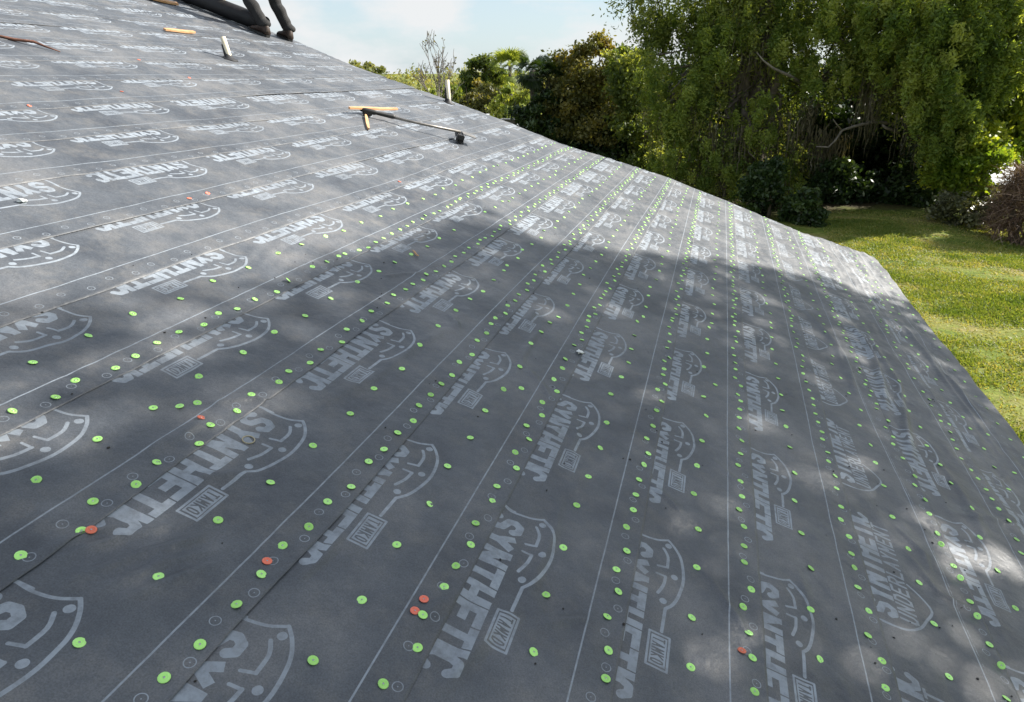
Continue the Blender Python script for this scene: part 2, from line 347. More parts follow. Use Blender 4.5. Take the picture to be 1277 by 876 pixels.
# ---------------------------------------------------------------- the print of the membrane, drawn here as coverage of white ink
TW, THT = 2048, 1792
ink = np.zeros((THT, TW), np.float32)
PX, PY = TW / PER, THT / (A1 - A0)
def _blend(c0, c1, r0, r1, val, op=1):
    cols = np.arange(c0, c1) % TW
    r0c, r1c = max(r0, 0), min(r1, THT)
    if r1c <= r0c: return
    sub = ink[r0c:r1c][:, cols]
    v = val[r0c - r0:r1c - r0]
    ink[r0c:r1c, cols] = np.maximum(sub, v) if op > 0 else np.minimum(sub, 1 - v)
def stroke(p, q, w, op=1, square=False):
    """p, q = (a, b); w full width in course units"""
    (a0, b0), (a1, b1) = p, q
    pad = w
    c0, c1 = int((min(b0, b1) - pad) * PX), int((max(b0, b1) + pad) * PX) + 1
    r0, r1 = int((min(a0, a1) - A0 - pad) * PY), int((max(a0, a1) - A0 + pad) * PY) + 1
    bb, aa = np.meshgrid((np.arange(c0, c1) + .5) / PX, (np.arange(r0, r1) + .5) / PY + A0)
    d = np.array([a1 - a0, b1 - b0]); L2 = max(d @ d, 1e-12); L = math.sqrt(L2)
    q_ = ((aa - a0) * d[0] + (bb - b0) * d[1]) / L2
    if square and L > 1e-6:
        perp = np.abs((aa - a0) * d[1] - (bb - b0) * d[0]) / L
        along = np.abs(q_ - .5) * L - L / 2
        dist = np.maximum(perp - w / 2, along)
    else:
        q_ = np.clip(q_, 0, 1)
        dist = np.hypot(aa - a0 - q_ * d[0], bb - b0 - q_ * d[1]) - w / 2
    _blend(c0, c1, r0, r1, np.clip(.5 - dist * PX, 0, 1).astype(np.float32), op)
def poly(pts, w, op=1):
    for a, b in zip(pts, pts[1:]): stroke(a, b, w, op)
def smoothed(pts, n=8):
    P = [pts[0]] + list(pts) + [pts[-1]]; out = []
    for i in range(1, len(P) - 2):
        p0, p1, p2, p3 = (np.array(x) for x in P[i - 1:i + 3])
        for j in range(n):
            s = j / n
            out.append(tuple(.5 * (2 * p1 + (p2 - p0) * s + (2 * p0 - 5 * p1 + 4 * p2 - p3) * s * s + (3 * p1 - p0 - 3 * p2 + p3) * s ** 3)))
    out.append(tuple(pts[-1])); return out
GL = {'S':[(1,.82),(.75,1),(.25,1),(0,.8),(.1,.58),(.9,.42),(1,.2),(.75,0),(.25,0),(0,.18)],'Y':[(0,1),(.5,.5),None,(1,1),(.5,.5),(.5,0)],
'N':[(0,0),(0,1),(1,0),(1,1)],'T':[(0,1),(1,1),None,(.5,1),(.5,0)],'H':[(0,0),(0,1),None,(1,0),(1,1),None,(0,.5),(1,.5)],
'E':[(1,1),(0,1),(0,0),(1,0),None,(0,.5),(.8,.5)],'I':[(.5,0),(.5,1)],'C':[(1,.8),(.75,1),(.25,1),(0,.75),(0,.25),(.25,0),(.75,0),(1,.2)],
'A':[(0,0),(.5,1),(1,0),None,(.2,.38),(.8,.38)],'M':[(0,0),(0,1),(.5,.35),(1,1),(1,0)],'K':[(0,0),(0,1),None,(1,1),(.05,.5),(1,0)],
'O':[(.25,0),(0,.25),(0,.75),(.25,1),(.75,1),(1,.75),(1,.25),(.75,0),(.25,0)],'U':[(0,1),(0,.2),(.25,0),(.75,0),(1,.2),(1,1)],
'D':[(0,0),(0,1),(.65,1),(1,.75),(1,.25),(.65,0),(0,0)],'R':[(0,0),(0,1),(.7,1),(1,.85),(1,.65),(.7,.5),(0,.5),None,(.5,.5),(1,0)],'L':[(0,1),(0,0),(1,0)]}
def word(txt, b_start, cell, gap, a_base, h, w, op=1):
    b = b_start
    for ch in txt:
        cw = (cell - gap) * (.25 if ch == 'I' else 1)
        prev = None
        for g in GL[ch]:
            if g is None: prev = None; continue
            P = (a_base + w / 2 + g[1] * (h - w), b - w / 2 - g[0] * max(cw - w, 0))
            if prev is not None:
                if ch in 'SCO' or w < .02: stroke(prev, P, w, op)
                else:
                    da, db = P[0] - prev[0], P[1] - prev[1]; l_ = math.hypot(da, db) or 1; e_ = w * .5 if min(abs(da), abs(db)) < 1e-6 else w * .12
                    stroke((prev[0] - da / l_ * e_, prev[1] - db / l_ * e_), (P[0] + da / l_ * e_, P[1] + db / l_ * e_), w, op, True)
            prev = P
        b -= cw + gap
word('SYNTHETIC', .97, .176, .010, -.87, .27, .058)
word('UNDERLAYMENT', .93, .112, .022, -1.045, .165, .024)
poly(smoothed([(-.80, 1.055), (-.70, 1.05), (-.586, 1.073), (-.493, 1.127)], 5), .02)
poly(smoothed([(-.493, 1.127), (-.43, 1.06), (-.373, .95), (-.347, .76), (-.372, .58), (-.411, .46), (-.46, .39)], 8), .024)
poly([(-.46, .39), (-.469, .169)], .024)
poly(smoothed([(-.714, 1.06), (-.9, 1.04), (-1.035, .945), (-1.13, .80), (-1.212, .64), (-1.15, .50), (-1.06, .41)], 6), .022)
for a, b in [(-.49, 1.055), (-.418, .741), (-.484, .45)]: stroke((a, b), (a + .004, b + .006), .05)
poly(smoothed([(-.523, 1.005), (-.482, .93), (-.477, .815)], 4), .024); stroke((-.477, .815), (-.55, .79), .02)
stroke((-.551, .705), (-.482, .711), .02); poly(smoothed([(-.482, .711), (-.492, .61), (-.526, .511)], 4), .024)
for p, q in [((-.41, -.14), (-.41, .14)), ((-.41, .14), (-.55, .14)), ((-.55, .14), (-.55, -.14)), ((-.55, -.14), (-.41, -.14))]: stroke(p, q, .016)
for a in np.arange(-.53, -.425, .006): stroke((a, -.115), (a, .115), .008)
word('TAMKO', .107, .0445, .009, -.524, .088, .0115, -1)
stroke((0, -.1), (0, PER - .11), .011); stroke((0, -.1), (0, .2), .011)
stroke((-1.47, -.1), (-1.47, PER), .011)
for i in range(8):                                  # printed nail marks in two rows
    a, b = (.125 if i % 2 else .178), (i + .4) * PER / 8
    for r in range(20):
        g0, g1 = 2 * math.pi * r / 20, 2 * math.pi * (r + 1) / 20
        poly([(a + .029 * math.cos(g0), b + .029 * math.sin(g0)), (a + .029 * math.cos(g1), b + .029 * math.sin(g1))], .0055)
    stroke((a, b), (a, b + .001), .007)
img = bpy.data.images.new('membrane_print', TW, THT, alpha=False, float_buffer=False)
img.colorspace_settings.name = 'Non-Color'
buf = np.ones((THT, TW, 4), np.float32); buf[..., 0] = buf[..., 1] = buf[..., 2] = ink
img.pixels.foreach_set(buf.ravel()); img.update(); img.pack()

def membrane_mat():
    m, nt, b = new_mat('grey synthetic membrane')
    L = nt.links.new
    uv = nt.nodes.new('ShaderNodeTexCoord')
    im = nt.nodes.new('ShaderNodeTexImage'); im.image = img; im.interpolation = 'Linear'
    L(uv.outputs['UV'], im.inputs['Vector'])
    worn = noise_node(nt, 34, 6, .7); worn2 = noise_node(nt, 3.2, 3)
    wr = ramp(nt, worn.outputs['Fac'], [(.34, (.50,) * 3), (.56, (1,) * 3)])
    wr2 = ramp(nt, worn2.outputs['Fac'], [(.3, (.62,) * 3), (.65, (1,) * 3)])
    m1 = nt.nodes.new('ShaderNodeMath'); m1.operation = 'MULTIPLY'; L(im.outputs['Color'], m1.inputs[0]); L(wr.outputs[0], m1.inputs[1])
    m2 = nt.nodes.new('ShaderNodeMath'); m2.operation = 'MULTIPLY'; L(m1.outputs[0], m2.inputs[0]); L(wr2.outputs[0], m2.inputs[1])
    cloudy = noise_node(nt, 2.1, 7, .66)
    base = ramp(nt, cloudy.outputs['Fac'], [(.32, (.040, .046, .057)), (.5, (.076, .084, .096)), (.66, (.136, .138, .144))])
    dust = noise_node(nt, 7.5, 8, .72)
    dr = ramp(nt, dust.outputs['Fac'], [(.48, (0, 0, 0)), (.76, (.55,) * 3)])
    md = nt.nodes.new('ShaderNodeMixRGB'); md.inputs['Color2'].default_value = (.165, .155, .142, 1)
    L(dr.outputs[0], md.inputs['Fac']); L(base.outputs[0], md.inputs['Color1'])
    fine = noise_node(nt, 260, 3, .6)
    fr = ramp(nt, fine.outputs['Fac'], [(.3, (.68,) * 3), (.7, (1.26,) * 3)])
    mf = nt.nodes.new('ShaderNodeMixRGB'); mf.blend_type = 'MULTIPLY'; mf.inputs['Fac'].default_value = 1
    L(md.outputs[0], mf.inputs['Color1']); L(fr.outputs[0], mf.inputs['Color2'])
    mi = nt.nodes.new('ShaderNodeMixRGB'); mi.inputs['Color2'].default_value = (.275, .31, .35, 1)
    L(m2.outputs[0], mi.inputs['Fac']); L(mf.outputs[0], mi.inputs['Color1'])
    L(mi.outputs[0], b.inputs['Base Color'])
    rr = ramp(nt, dust.outputs['Fac'], [(.3, (.42,) * 3), (.7, (.58,) * 3)])
    L(rr.outputs[0], b.inputs['Roughness'])
    b.inputs['Specular IOR Level'].default_value = .62
    # woven grain, soft cockling and small dents
    b1 = bump(nt, fine.outputs['Fac'], .25, .0008, b)
    mid = noise_node(nt, 22, 4, .55)
    b2 = bump(nt, mid.outputs['Fac'], .8, .007, b, b1)
    big = noise_node(nt, 5, 3, .5)
    bump(nt, big.outputs['Fac'], .55, .016, b, b2)
    return m
M_MEM = membrane_mat()

# ---------------------------------------------------------------- the house under it
M_DECK = simple_mat('plywood deck', (.30, .21, .12), (.42, .31, .19), 5, .8)
M_STUCCO = simple_mat('cream stucco', (.55, .50, .42), (.62, .57, .49), 3, .9, .6, .004)
M_FASCIA = simple_mat('white painted fascia', (.70, .70, .68), (.78, .78, .76), 4, .5, .15, .001)
M_GLASS = simple_mat('dark window glass', (.02, .025, .03), (.03, .035, .04), 2, .06, 0, .001)
house = empty('house', (-2, 2, 0))
tag(house, 'low house whose grey underlaid roof slope with printed courses fills the picture', 'house')

def grid_part(name, ns, ts, hfun, mat, uvfun=None, parent=house, drop_edge=None):
    nn, tt = np.meshgrid(ns, ts, indexing='ij')
    if callable(hfun): hh = hfun(nn, tt)
    else: hh = np.full(nn.shape, hfun)
    V = place(nn, tt, hh)
    a = np.arange(nn.size).reshape(nn.shape)
    F = np.stack([a[:-1, :-1], a[1:, :-1], a[1:, 1:], a[:-1, 1:]], -1).reshape(-1, 4)
    uv = uvfun(nn, tt).reshape(-1, 2) if uvfun else None
    return link(name, np_mesh(name, V, F, uv, True), parent, mat)

tt_all = np.concatenate([np.arange(T_NEAR, .8, .5), np.arange(.8, 7, .019), np.arange(7, 10, .03), np.arange(10, 16, .06), np.arange(16, 23, .12)])
SEAM = .25
sheets = {}
for k in range(-12, 12):
    last = k == 11
    bot = .52 + .16 if last else None
    rv = np.concatenate([np.linspace(-1.0, -.76, 14), np.linspace(-.74, .235, 50 if 1 < k < 12 else 24)])
    rows = len(rv)
    rk_k = float(rake(np.array([k - .3]))[()])
    te = rk_k + .28 + .10 * float(vnoise(np.array([k * 2.3]), np.array([.5]), 21)[0])
    ts = np.append(tt_all[tt_all < rk_k - .06], [rk_k - .03, rk_k, rk_k + .03, rk_k + .12, te])
    if last: rv = np.concatenate([rv, [.30, .36, .42, .46, .49, .50 - .0, .54, .60, .74]])
    nn = np.repeat(rv[:, None], len(ts), 1); tt = np.repeat(ts[None], len(rv), 0)
    sh = shift(k, ts)[None]
    edge_w = .014 * vnoise(tt * .9, np.full(tt.shape, k * 5.1), 31) + .02 * vnoise(tt * .21, np.full(tt.shape, k * 5.1), 32)
    own = nn.copy()
    if not last: own = nn + edge_w * sstep(nn, 0.0, .235) + (SEAM - .235) * sstep(nn, .1, .235)
    N = k + own + sh
    if last: N = np.where(nn > .4, np.maximum(N - sh * sstep(nn, .1, .4), 0) + 0 * N, N); 
    lift = .0024 * sstep(own, -.35, .10)
    flap = np.clip(vnoise(tt * .55, np.full(tt.shape, k * 7.3), 41) - .32, 0, 1) * .009
    lift = lift + flap * sstep(own, .17, .26) * (0 if last else 1)
    hh = relief(N.copy(), tt.copy()) + lift - .014 * sstep(-own, .87, .93)
    # turned-down cut edge
    if not last:
        N = np.vstack([N, N[-1:] + .001]); tt = np.vstack([tt, tt[-1:]]); hh = np.vstack([hh, hh[-1:] - .0010]); own = np.vstack([own, own[-1:]])
    box = BOXT.get(k, (k * 1.37) % PER)
    a_val = np.minimum(own, .295)
    if k == 9:
        uu = (5.81 - tt) / PER; vv = (-1.47 - a_val - A0) / (A1 - A0)
        a0 = np.where(a_val < -.03, -1.47 - a_val, 0.0)
        vv = (np.where(own > .05, own * 0 + .05, -1.47 - a_val) - A0) / (A1 - A0)
        vv = (np.clip(-1.47 - a_val, A0 + .002, A1) - A0) / (A1 - A0)
        vv = np.where(own > .02, (np.minimum(own, .295) - A0) / (A1 - A0), vv)
    else:
        uu = (tt - box) / PER; vv = (a_val - A0) / (A1 - A0)
    a = np.arange(N.size).reshape(N.shape)
    F = np.stack([a[:-1, :-1], a[1:, :-1], a[1:, 1:], a[:-1, 1:]], -1).reshape(-1, 4)
    me = np_mesh('underlayment_sheet', place(N, tt, hh), F, np.stack([uu, vv], -1).reshape(-1, 2), True)
    sheets[k] = link('underlayment_sheet', me, house, M_MEM)
sheets[9]['label'] = 'underlayment course laid the other way round so that the word UNDERLAYMENT shows'
sheets[11]['label'] = 'wrinkled lowest underlayment course turned down over the eave'

# deck below, closed box with the far slope, walls and trims
def slab():
    bm = bmesh.new()
    ns = [N_RIDGE] + [float(x) for x in RK[1:-1, 0]] + [N_EAVE - .03]
    top, bot = [], []
    for n in ns:
        r = float(rake(np.array([n]))[()]) - .05
        top.append([bm.verts.new(pt(n, T_NEAR, -.045)), bm.verts.new(pt(n, r, -.045))])
        bot.append([bm.verts.new(pt(n, T_NEAR, -.065)), bm.verts.new(pt(n, r, -.065))])
    for i in range(len(ns) - 1):
        bm.faces.new((top[i][0], top[i + 1][0], top[i + 1][1], top[i][1])); bm.faces.new((bot[i][0], bot[i][1], bot[i + 1][1], bot[i + 1][0]))
        bm.faces.new((top[i][1], top[i + 1][1], bot[i + 1][1], bot[i][1])); bm.faces.new((top[i][0], bot[i][0], bot[i + 1][0], top[i + 1][0]))
    bm.faces.new((top[0][0], top[0][1], bot[0][1], bot[0][0])); bm.faces.new((top[-1][0], bot[-1][0], bot[-1][1], top[-1][1]))
    return bm_mesh('roof_deck', bm)
link('roof_deck', slab(), house, M_DECK)
ridge = pt(N_RIDGE, 0, 0); eave = pt(N_EAVE, 0, 0)
ynear, yfar = T_NEAR * U, 19.7 * U
bm = bmesh.new()
half = eave.x - ridge.x
vs = [bm.verts.new(v) for v in [(ridge.x, ynear, ridge.z), (ridge.x, yfar + .15, ridge.z), (ridge.x - half, yfar + .15, eave.z), (ridge.x - half, ynear, eave.z)]]
vs2 = [bm.verts.new(v.co - Vector((0, 0, .035))) for v in vs]
bm.faces.new(vs); bm.faces.new(vs2[::-1])
for i in range(4): bm.faces.new((vs[i], vs2[i], vs2[(i + 1) % 4], vs[(i + 1) % 4]))
link('back_slope', bm_mesh('back_slope', bm), house, M_MEM)
bm = bmesh.new()
wx0, wx1, wy0, wy1 = ridge.x - half + .5, eave.x - .55, ynear + .4, yfar - .35
z_w = eave.z + .1
def gable(y):
    return [(wx0, y, 0), (wx1, y, 0), (wx1, y, z_w), (ridge.x, y, ridge.z - .12), (wx0, y, z_w)]
g0 = [bm.verts.new(v) for v in gable(wy0)]; g1 = [bm.verts.new(v) for v in gable(wy1)]
bm.faces.new(g0); bm.faces.new(g1[::-1])
for i in (0, 1, 4): bm.faces.new((g0[i], g0[(i + 1) % 5], g1[(i + 1) % 5], g1[i]))
link('wall', bm_mesh('wall', bm), house, M_STUCCO)
bm = bmesh.new(); add_box(bm, (eave.x - .12, (ynear + 21.2 * U) / 2, eave.z - .14), (.025, 21.2 * U - ynear, .17)); link('fascia', bm_mesh('fascia', bm), house, M_FASCIA)
for (wx, wyc) in [(wx1 + .012, 1.5), (wx1 + .012, 5.5)]:
    bm = bmesh.new(); add_box(bm, (wx, wyc, 1.5), (.05, 1.3, 1.2)); f = link('window_frame', bm_mesh('window_frame', bm), house, M_FASCIA)
    bm = bmesh.new(); add_box(bm, (wx + .022, wyc, 1.5), (.02, 1.18, 1.08)); link('pane', bm_mesh('pane', bm), f, M_GLASS)

def plastic(name, c, rough=.38):
    m, nt, b = new_mat(name)
    n = noise_node(nt, 30, 2)
    r = ramp(nt, n.outputs['Fac'], [(.3, tuple(x * .86 for x in c)), (.7, c)])
    oi = nt.nodes.new('ShaderNodeObjectInfo'); rv = ramp(nt, oi.outputs['Random'], [(0, (.72, .74, .7)), (.5, (1, 1, 1)), (1, (1.12, 1.08, 1.25))])
    mv = nt.nodes.new('ShaderNodeMixRGB'); mv.blend_type = 'MULTIPLY'; mv.inputs['Fac'].default_value = 1
    nt.links.new(r.outputs[0], mv.inputs['Color1']); nt.links.new(rv.outputs[0], mv.inputs['Color2'])
    nt.links.new(mv.outputs[0], b.inputs['Base Color']); b.inputs['Roughness'].default_value = rough
    b.inputs['Subsurface Weight'].default_value = .0
    return m
M_GREEN = plastic('lime green plastic', (.50, .95, .24)); M_RED = plastic('orange red plastic', (.86, .20, .11))
M_STEEL = simple_mat('galvanised nail head', (.35, .35, .36), (.5, .5, .5), 40, .4, 0, .001, metal=.8)
def cap_mesh(name, mat, seg=14):
    bm = bmesh.new()
    prof = [(.0, .0024), (.0026, .0022), (.0030, .0008), (.0050, .0006), (.0066, .0010), (.0078, .0030), (.0094, .0030), (.0106, .0020), (.0126, .0016), (.0130, .0002)]
    rings = []
    c = bm.verts.new((0, 0, prof[0][1]))
    for r, z in [(a_, b_ * .8) for a_, b_ in prof[1:]]:
        rings.append([bm.verts.new((r * math.cos(2 * math.pi * j / seg), r * math.sin(2 * math.pi * j / seg), z)) for j in range(seg)])
    for j in range(seg):
        f = bm.faces.new((c, rings[0][j], rings[0][(j + 1) % seg])); f.material_index = 1
    for a, b in zip(rings, rings[1:]):
        for j in range(seg): bm.faces.new((a[j], b[j], b[(j + 1) % seg], a[(j + 1) % seg]))
    bot = bm.verts.new((0, 0, .0002))
    for j in range(seg): bm.faces.new((bot, rings[-1][(j + 1) % seg], rings[-1][j]))
    me = bm_mesh(name, bm, True)
    me.materials.append(mat); me.materials.append(M_STEEL)
    return me
CM = {'g': cap_mesh('button_cap', M_GREEN), 'r': cap_mesh('button_cap_red', M_RED)}
CM['d'] = CM['t'] = CM['g']
R0 = Matrix.Rotation(TH, 4, 'Y')
small_V, small_F, nb = [], [], 0
cn = np.array([c[0] for c in caps]); ct = np.array([c[1] for c in caps])
def surf_h(n, t):
    k = np.ceil(n - .26)                       # the sheet on top there
    own = n - k
    flap = np.clip(vnoise(t * .55, k * 7.3, 41) - .32, 0, 1) * .009
    return relief(n.copy(), t.copy()) + .0024 * sstep(own, -.35, .10) + flap * sstep(own, .17, .26)
CH = surf_h(cn, ct)
CP = place(cn, ct, CH + .0006)
n_part = 0
for i, (n, t, kd) in enumerate(caps):
    tilt = Matrix.Rotation(random.gauss(0, .11), 4, 'X') @ Matrix.Rotation(random.gauss(0, .11), 4, 'Y') @ Matrix.Rotation(random.random() * 6, 4, 'Z')
    lift = .001
    if kd == 'd': tilt = Matrix.Rotation(rad(34), 4, 'X') @ Matrix.Rotation(rad(-14), 4, 'Y'); lift = .008
    if kd == 't': tilt = Matrix.Rotation(rad(-30), 4, 'X') @ Matrix.Rotation(rad(20), 4, 'Y'); lift = .008
    loc = Vector(CP[i].tolist()) + Vector(n_r.tolist()) * lift
    Mx = Matrix.Translation(loc) @ R0 @ tilt
    if n_part < 296 or kd in 'rdt':
        o = bpy.data.objects.new('button_cap', CM[kd]); COL.objects.link(o)
        o.parent = house
        o.matrix_local = Matrix.Translation(-house.location) @ Mx
        if kd == 'r': o['label'] = 'orange red cap nail'
        n_part += 1
    else:
        seg = 8
        vs = []
        for r, z in [(.0122, .0003), (.0112, .0022), (.0045, .0018)]:
            vs += [Mx @ Vector((r * math.cos(2 * math.pi * j / seg), r * math.sin(2 * math.pi * j / seg), z)) for j in range(seg)]
        small_V += [tuple(v) for v in vs]
        for q in (0, 1):
            for j in range(seg):
                a, b = q * seg + j, q * seg + (j + 1) % seg
                small_F.append((nb + a, nb + b, nb + b + seg, nb + a + seg))
        base = nb + 2 * seg
        small_F += [(base, base + 1, base + 2, base + 7), (base + 7, base + 2, base + 3, base + 6), (base + 6, base + 3, base + 4, base + 5)]
        nb += 3 * seg
o = link('button_cap', np_mesh('far_button_caps', np.array(small_V), np.array(small_F)), house, M_GREEN)
o['kind'] = 'stuff'
o['label'] = 'the many small green caps of the far courses'

# ================================================================= THE GROUND
RT = rad(16.353); PT = rad(22.32); FOC = 846.2
_R = np.array([math.cos(RT), math.sin(RT), 0]); _Fh = np.array([-math.sin(RT), math.cos(RT), 0]); _Z = np.array([0, 0, 1.0])
_F = _Fh * math.cos(PT) - _Z * math.sin(PT); _D = -(_Z * math.cos(PT) + _Fh * math.sin(PT))
def at(px, py, Y):
    """world point at northing Y metres on the sight line of a survey pixel"""
    d = _R * (px - 638.5) / FOC + _D * (py - 438) / FOC + _F
    return np.array([0, 0, H]) + d / d[1] * Y

def ground_z(x, y):
    x = np.asarray(x, float); y = np.asarray(y, float)
    return .05 * vnoise(x * .12, y * .12, 51) + .03 * vnoise(x * .5, y * .5, 52) + 0.22 * np.exp(-((x - 6.5) ** 2 / 22. + (y - 27.5) ** 2 / 30.)) - .25 * np.exp(-((x - 10.5) ** 2 / 6. + (y - 24) ** 2 / 14.))
gx = np.unique(np.concatenate([np.linspace(-1200, -60, 14), np.linspace(-60, 2, 20), np.linspace(2, 22, 80), np.linspace(22, 80, 18), np.linspace(80, 1200, 12)]))
gy = np.unique(np.concatenate([np.linspace(-600, -20, 8), np.linspace(-20, 5, 10), np.linspace(5, 34, 110), np.linspace(34, 120, 24), np.linspace(120, 2400, 14)]))
X, Y = np.meshgrid(gx, gy, indexing='ij')
Z = ground_z(X, Y) - 0.0
a = np.arange(X.size).reshape(X.shape)
F = np.stack([a[:-1, :-1], a[1:, :-1], a[1:, 1:], a[:-1, 1:]], -1).reshape(-1, 4)
def lawn_mat():
    m, nt, b = new_mat('lawn')
    n1 = noise_node(nt, .7, 5, .6); n2 = noise_node(nt, 9, 5, .7)
    c1 = ramp(nt, n1.outputs['Fac'], [(.32, (.072, .115, .020)), (.48, (.14, .175, .034)), (.60, (.21, .20, .062)), (.70, (.26, .20, .11))])
    c2 = ramp(nt, n2.outputs['Fac'], [(.3, (.62,) * 3), (.7, (1.3,) * 3)])
    mx = nt.nodes.new('ShaderNodeMixRGB'); mx.blend_type = 'MULTIPLY'; mx.inputs['Fac'].default_value = 1
    nt.links.new(c1.outputs[0], mx.inputs['Color1']); nt.links.new(c2.outputs[0], mx.inputs['Color2'])
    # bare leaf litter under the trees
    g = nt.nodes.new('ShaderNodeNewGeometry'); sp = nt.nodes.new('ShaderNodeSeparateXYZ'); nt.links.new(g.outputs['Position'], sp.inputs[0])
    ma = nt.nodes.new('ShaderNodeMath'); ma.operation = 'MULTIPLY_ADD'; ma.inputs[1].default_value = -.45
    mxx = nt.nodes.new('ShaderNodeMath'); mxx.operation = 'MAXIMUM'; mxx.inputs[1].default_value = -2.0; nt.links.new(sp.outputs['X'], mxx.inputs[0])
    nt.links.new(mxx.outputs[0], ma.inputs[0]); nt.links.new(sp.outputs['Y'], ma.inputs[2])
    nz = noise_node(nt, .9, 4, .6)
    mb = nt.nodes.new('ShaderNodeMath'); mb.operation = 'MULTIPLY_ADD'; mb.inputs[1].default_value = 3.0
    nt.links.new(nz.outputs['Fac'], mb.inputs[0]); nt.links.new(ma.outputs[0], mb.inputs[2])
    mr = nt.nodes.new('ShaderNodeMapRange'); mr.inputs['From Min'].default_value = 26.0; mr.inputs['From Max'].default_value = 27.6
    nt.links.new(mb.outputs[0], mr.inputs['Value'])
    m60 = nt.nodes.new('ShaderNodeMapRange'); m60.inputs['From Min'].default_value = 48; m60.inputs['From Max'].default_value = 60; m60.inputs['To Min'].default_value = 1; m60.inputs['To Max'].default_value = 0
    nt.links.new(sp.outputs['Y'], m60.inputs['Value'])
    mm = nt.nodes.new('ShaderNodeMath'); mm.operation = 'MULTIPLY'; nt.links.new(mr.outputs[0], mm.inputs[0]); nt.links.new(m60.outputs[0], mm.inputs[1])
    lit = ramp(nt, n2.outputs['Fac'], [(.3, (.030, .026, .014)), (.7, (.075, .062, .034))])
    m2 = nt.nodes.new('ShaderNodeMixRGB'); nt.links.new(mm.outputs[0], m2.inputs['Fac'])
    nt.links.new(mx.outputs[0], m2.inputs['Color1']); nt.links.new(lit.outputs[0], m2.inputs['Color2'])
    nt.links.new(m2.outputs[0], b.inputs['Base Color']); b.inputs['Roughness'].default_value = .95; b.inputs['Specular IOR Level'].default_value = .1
    bump(nt, n2.outputs['Fac'], .8, .05, b)
    return m
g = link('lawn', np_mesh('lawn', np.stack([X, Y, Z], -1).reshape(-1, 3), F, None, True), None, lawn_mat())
tag(g, kind='structure')

# grass blades, nearest densest
NB = 230000
r = rng.random(NB)
by = 8.5 + 19.0 * r ** .9; bx = 3.6 + rng.random(NB) * (1.2 + by * .33)
keep = (by - .45 * bx) < 24.6 + rng.random(NB) * 1.8
bx, by = bx[keep], by[keep]
patch = 1.3 * vnoise(bx * .55, by * .8, 61) + .7 * vnoise(bx * 2.1, by * 2.1, 62)
keep = rng.random(len(bx)) < np.clip(.66 + .6 * patch, .06, 1)
bx, by, patch = bx[keep], by[keep], patch[keep]
nbl = len(bx); ang = rng.random(nbl) * 6.283; hgt = (.030 + .035 * rng.random(nbl)) * (1 + .35 * patch); wd = .010 + .012 * rng.random(nbl) * (by / 12)
lean = rng.normal(0, .035, (nbl, 2))
bz = ground_z(bx, by) - .005
c, s = np.cos(ang) * wd, np.sin(ang) * wd
V = np.stack([np.stack([bx - c, by - s, bz], -1), np.stack([bx + c, by + s, bz], -1), np.stack([bx + lean[:, 0], by + lean[:, 1], bz + hgt], -1)], 1).reshape(-1, 3)
gr_m = leaf_mat('grass blades', [(.09, .145, .026), (.19, .235, .052), (.34, .31, .13)], .35, .6, 1.2)
gr = link('grass', np_mesh('grass', V, np.arange(3 * nbl).reshape(-1, 3), tint=np.clip(.5 - .25 * patch + rng.normal(0, .18, nbl), 0, 1)), None, gr_m)
tag(gr, 'short patchy lawn grass beside the roof', 'grass', kind='stuff')

# ================================================================= TREES
def leaves(C, Rr, total, size, spread=.24, shell=.55, flat=.0, aspect=.55, droop=0.0, clusters=None, keep=None, seed=1, vz=.62):
    """C (m,3) lobe centres, Rr (m,3) radii -> leaf quads"""
    g = np.random.default_rng(seed)
    C = np.asarray(C, float); Rr = np.asarray(Rr, float)
    w = Rr.prod(1) ** (2 / 3.); w /= w.sum()
    ncl = clusters or max(20, total // 140)
    which = g.choice(len(C), ncl, p=w)
    d = g.normal(size=(ncl, 3)); d /= np.linalg.norm(d, axis=1)[:, None]
    rr = shell + (1.05 - shell) * g.random(ncl) ** .6
    cc = C[which] + d * Rr[which] * rr[:, None]
    cs = spread * Rr[which].mean(1) * (.5 + 1.0 * g.random(ncl))
    ci = g.choice(ncl, total, p=(cs ** 2) / (cs ** 2).sum())
    off = g.normal(size=(total, 3)) * .55
    off[:, 2] *= vz
    P = cc[ci] + off * cs[ci][:, None]
    P[:, 2] -= droop * np.abs(g.normal(size=total)) * cs[ci]
    if keep is not None:
        m = keep(P); P = P[m]; ci = ci[m]
    n = len(P)
    a = g.normal(size=(n, 3)); a[:, 2] *= (1 - flat); a /= np.linalg.norm(a, axis=1)[:, None]
    b = g.normal(size=(n, 3)); b[:, 2] *= (1 - flat * .6); b -= a * (a * b).sum(1)[:, None]; b /= np.linalg.norm(b, axis=1)[:, None]
    L = size * (.55 + .9 * g.random(n))[:, None]
    V = np.stack([P - a * L, P + b * L * aspect, P + a * L, P - b * L * aspect], 1).reshape(-1, 3)
    tint = np.clip(.5 + .22 * g.normal(size=ncl)[ci] + .13 * g.normal(size=n), 0, 1)
    return V, np.arange(4 * n).reshape(-1, 4), tint

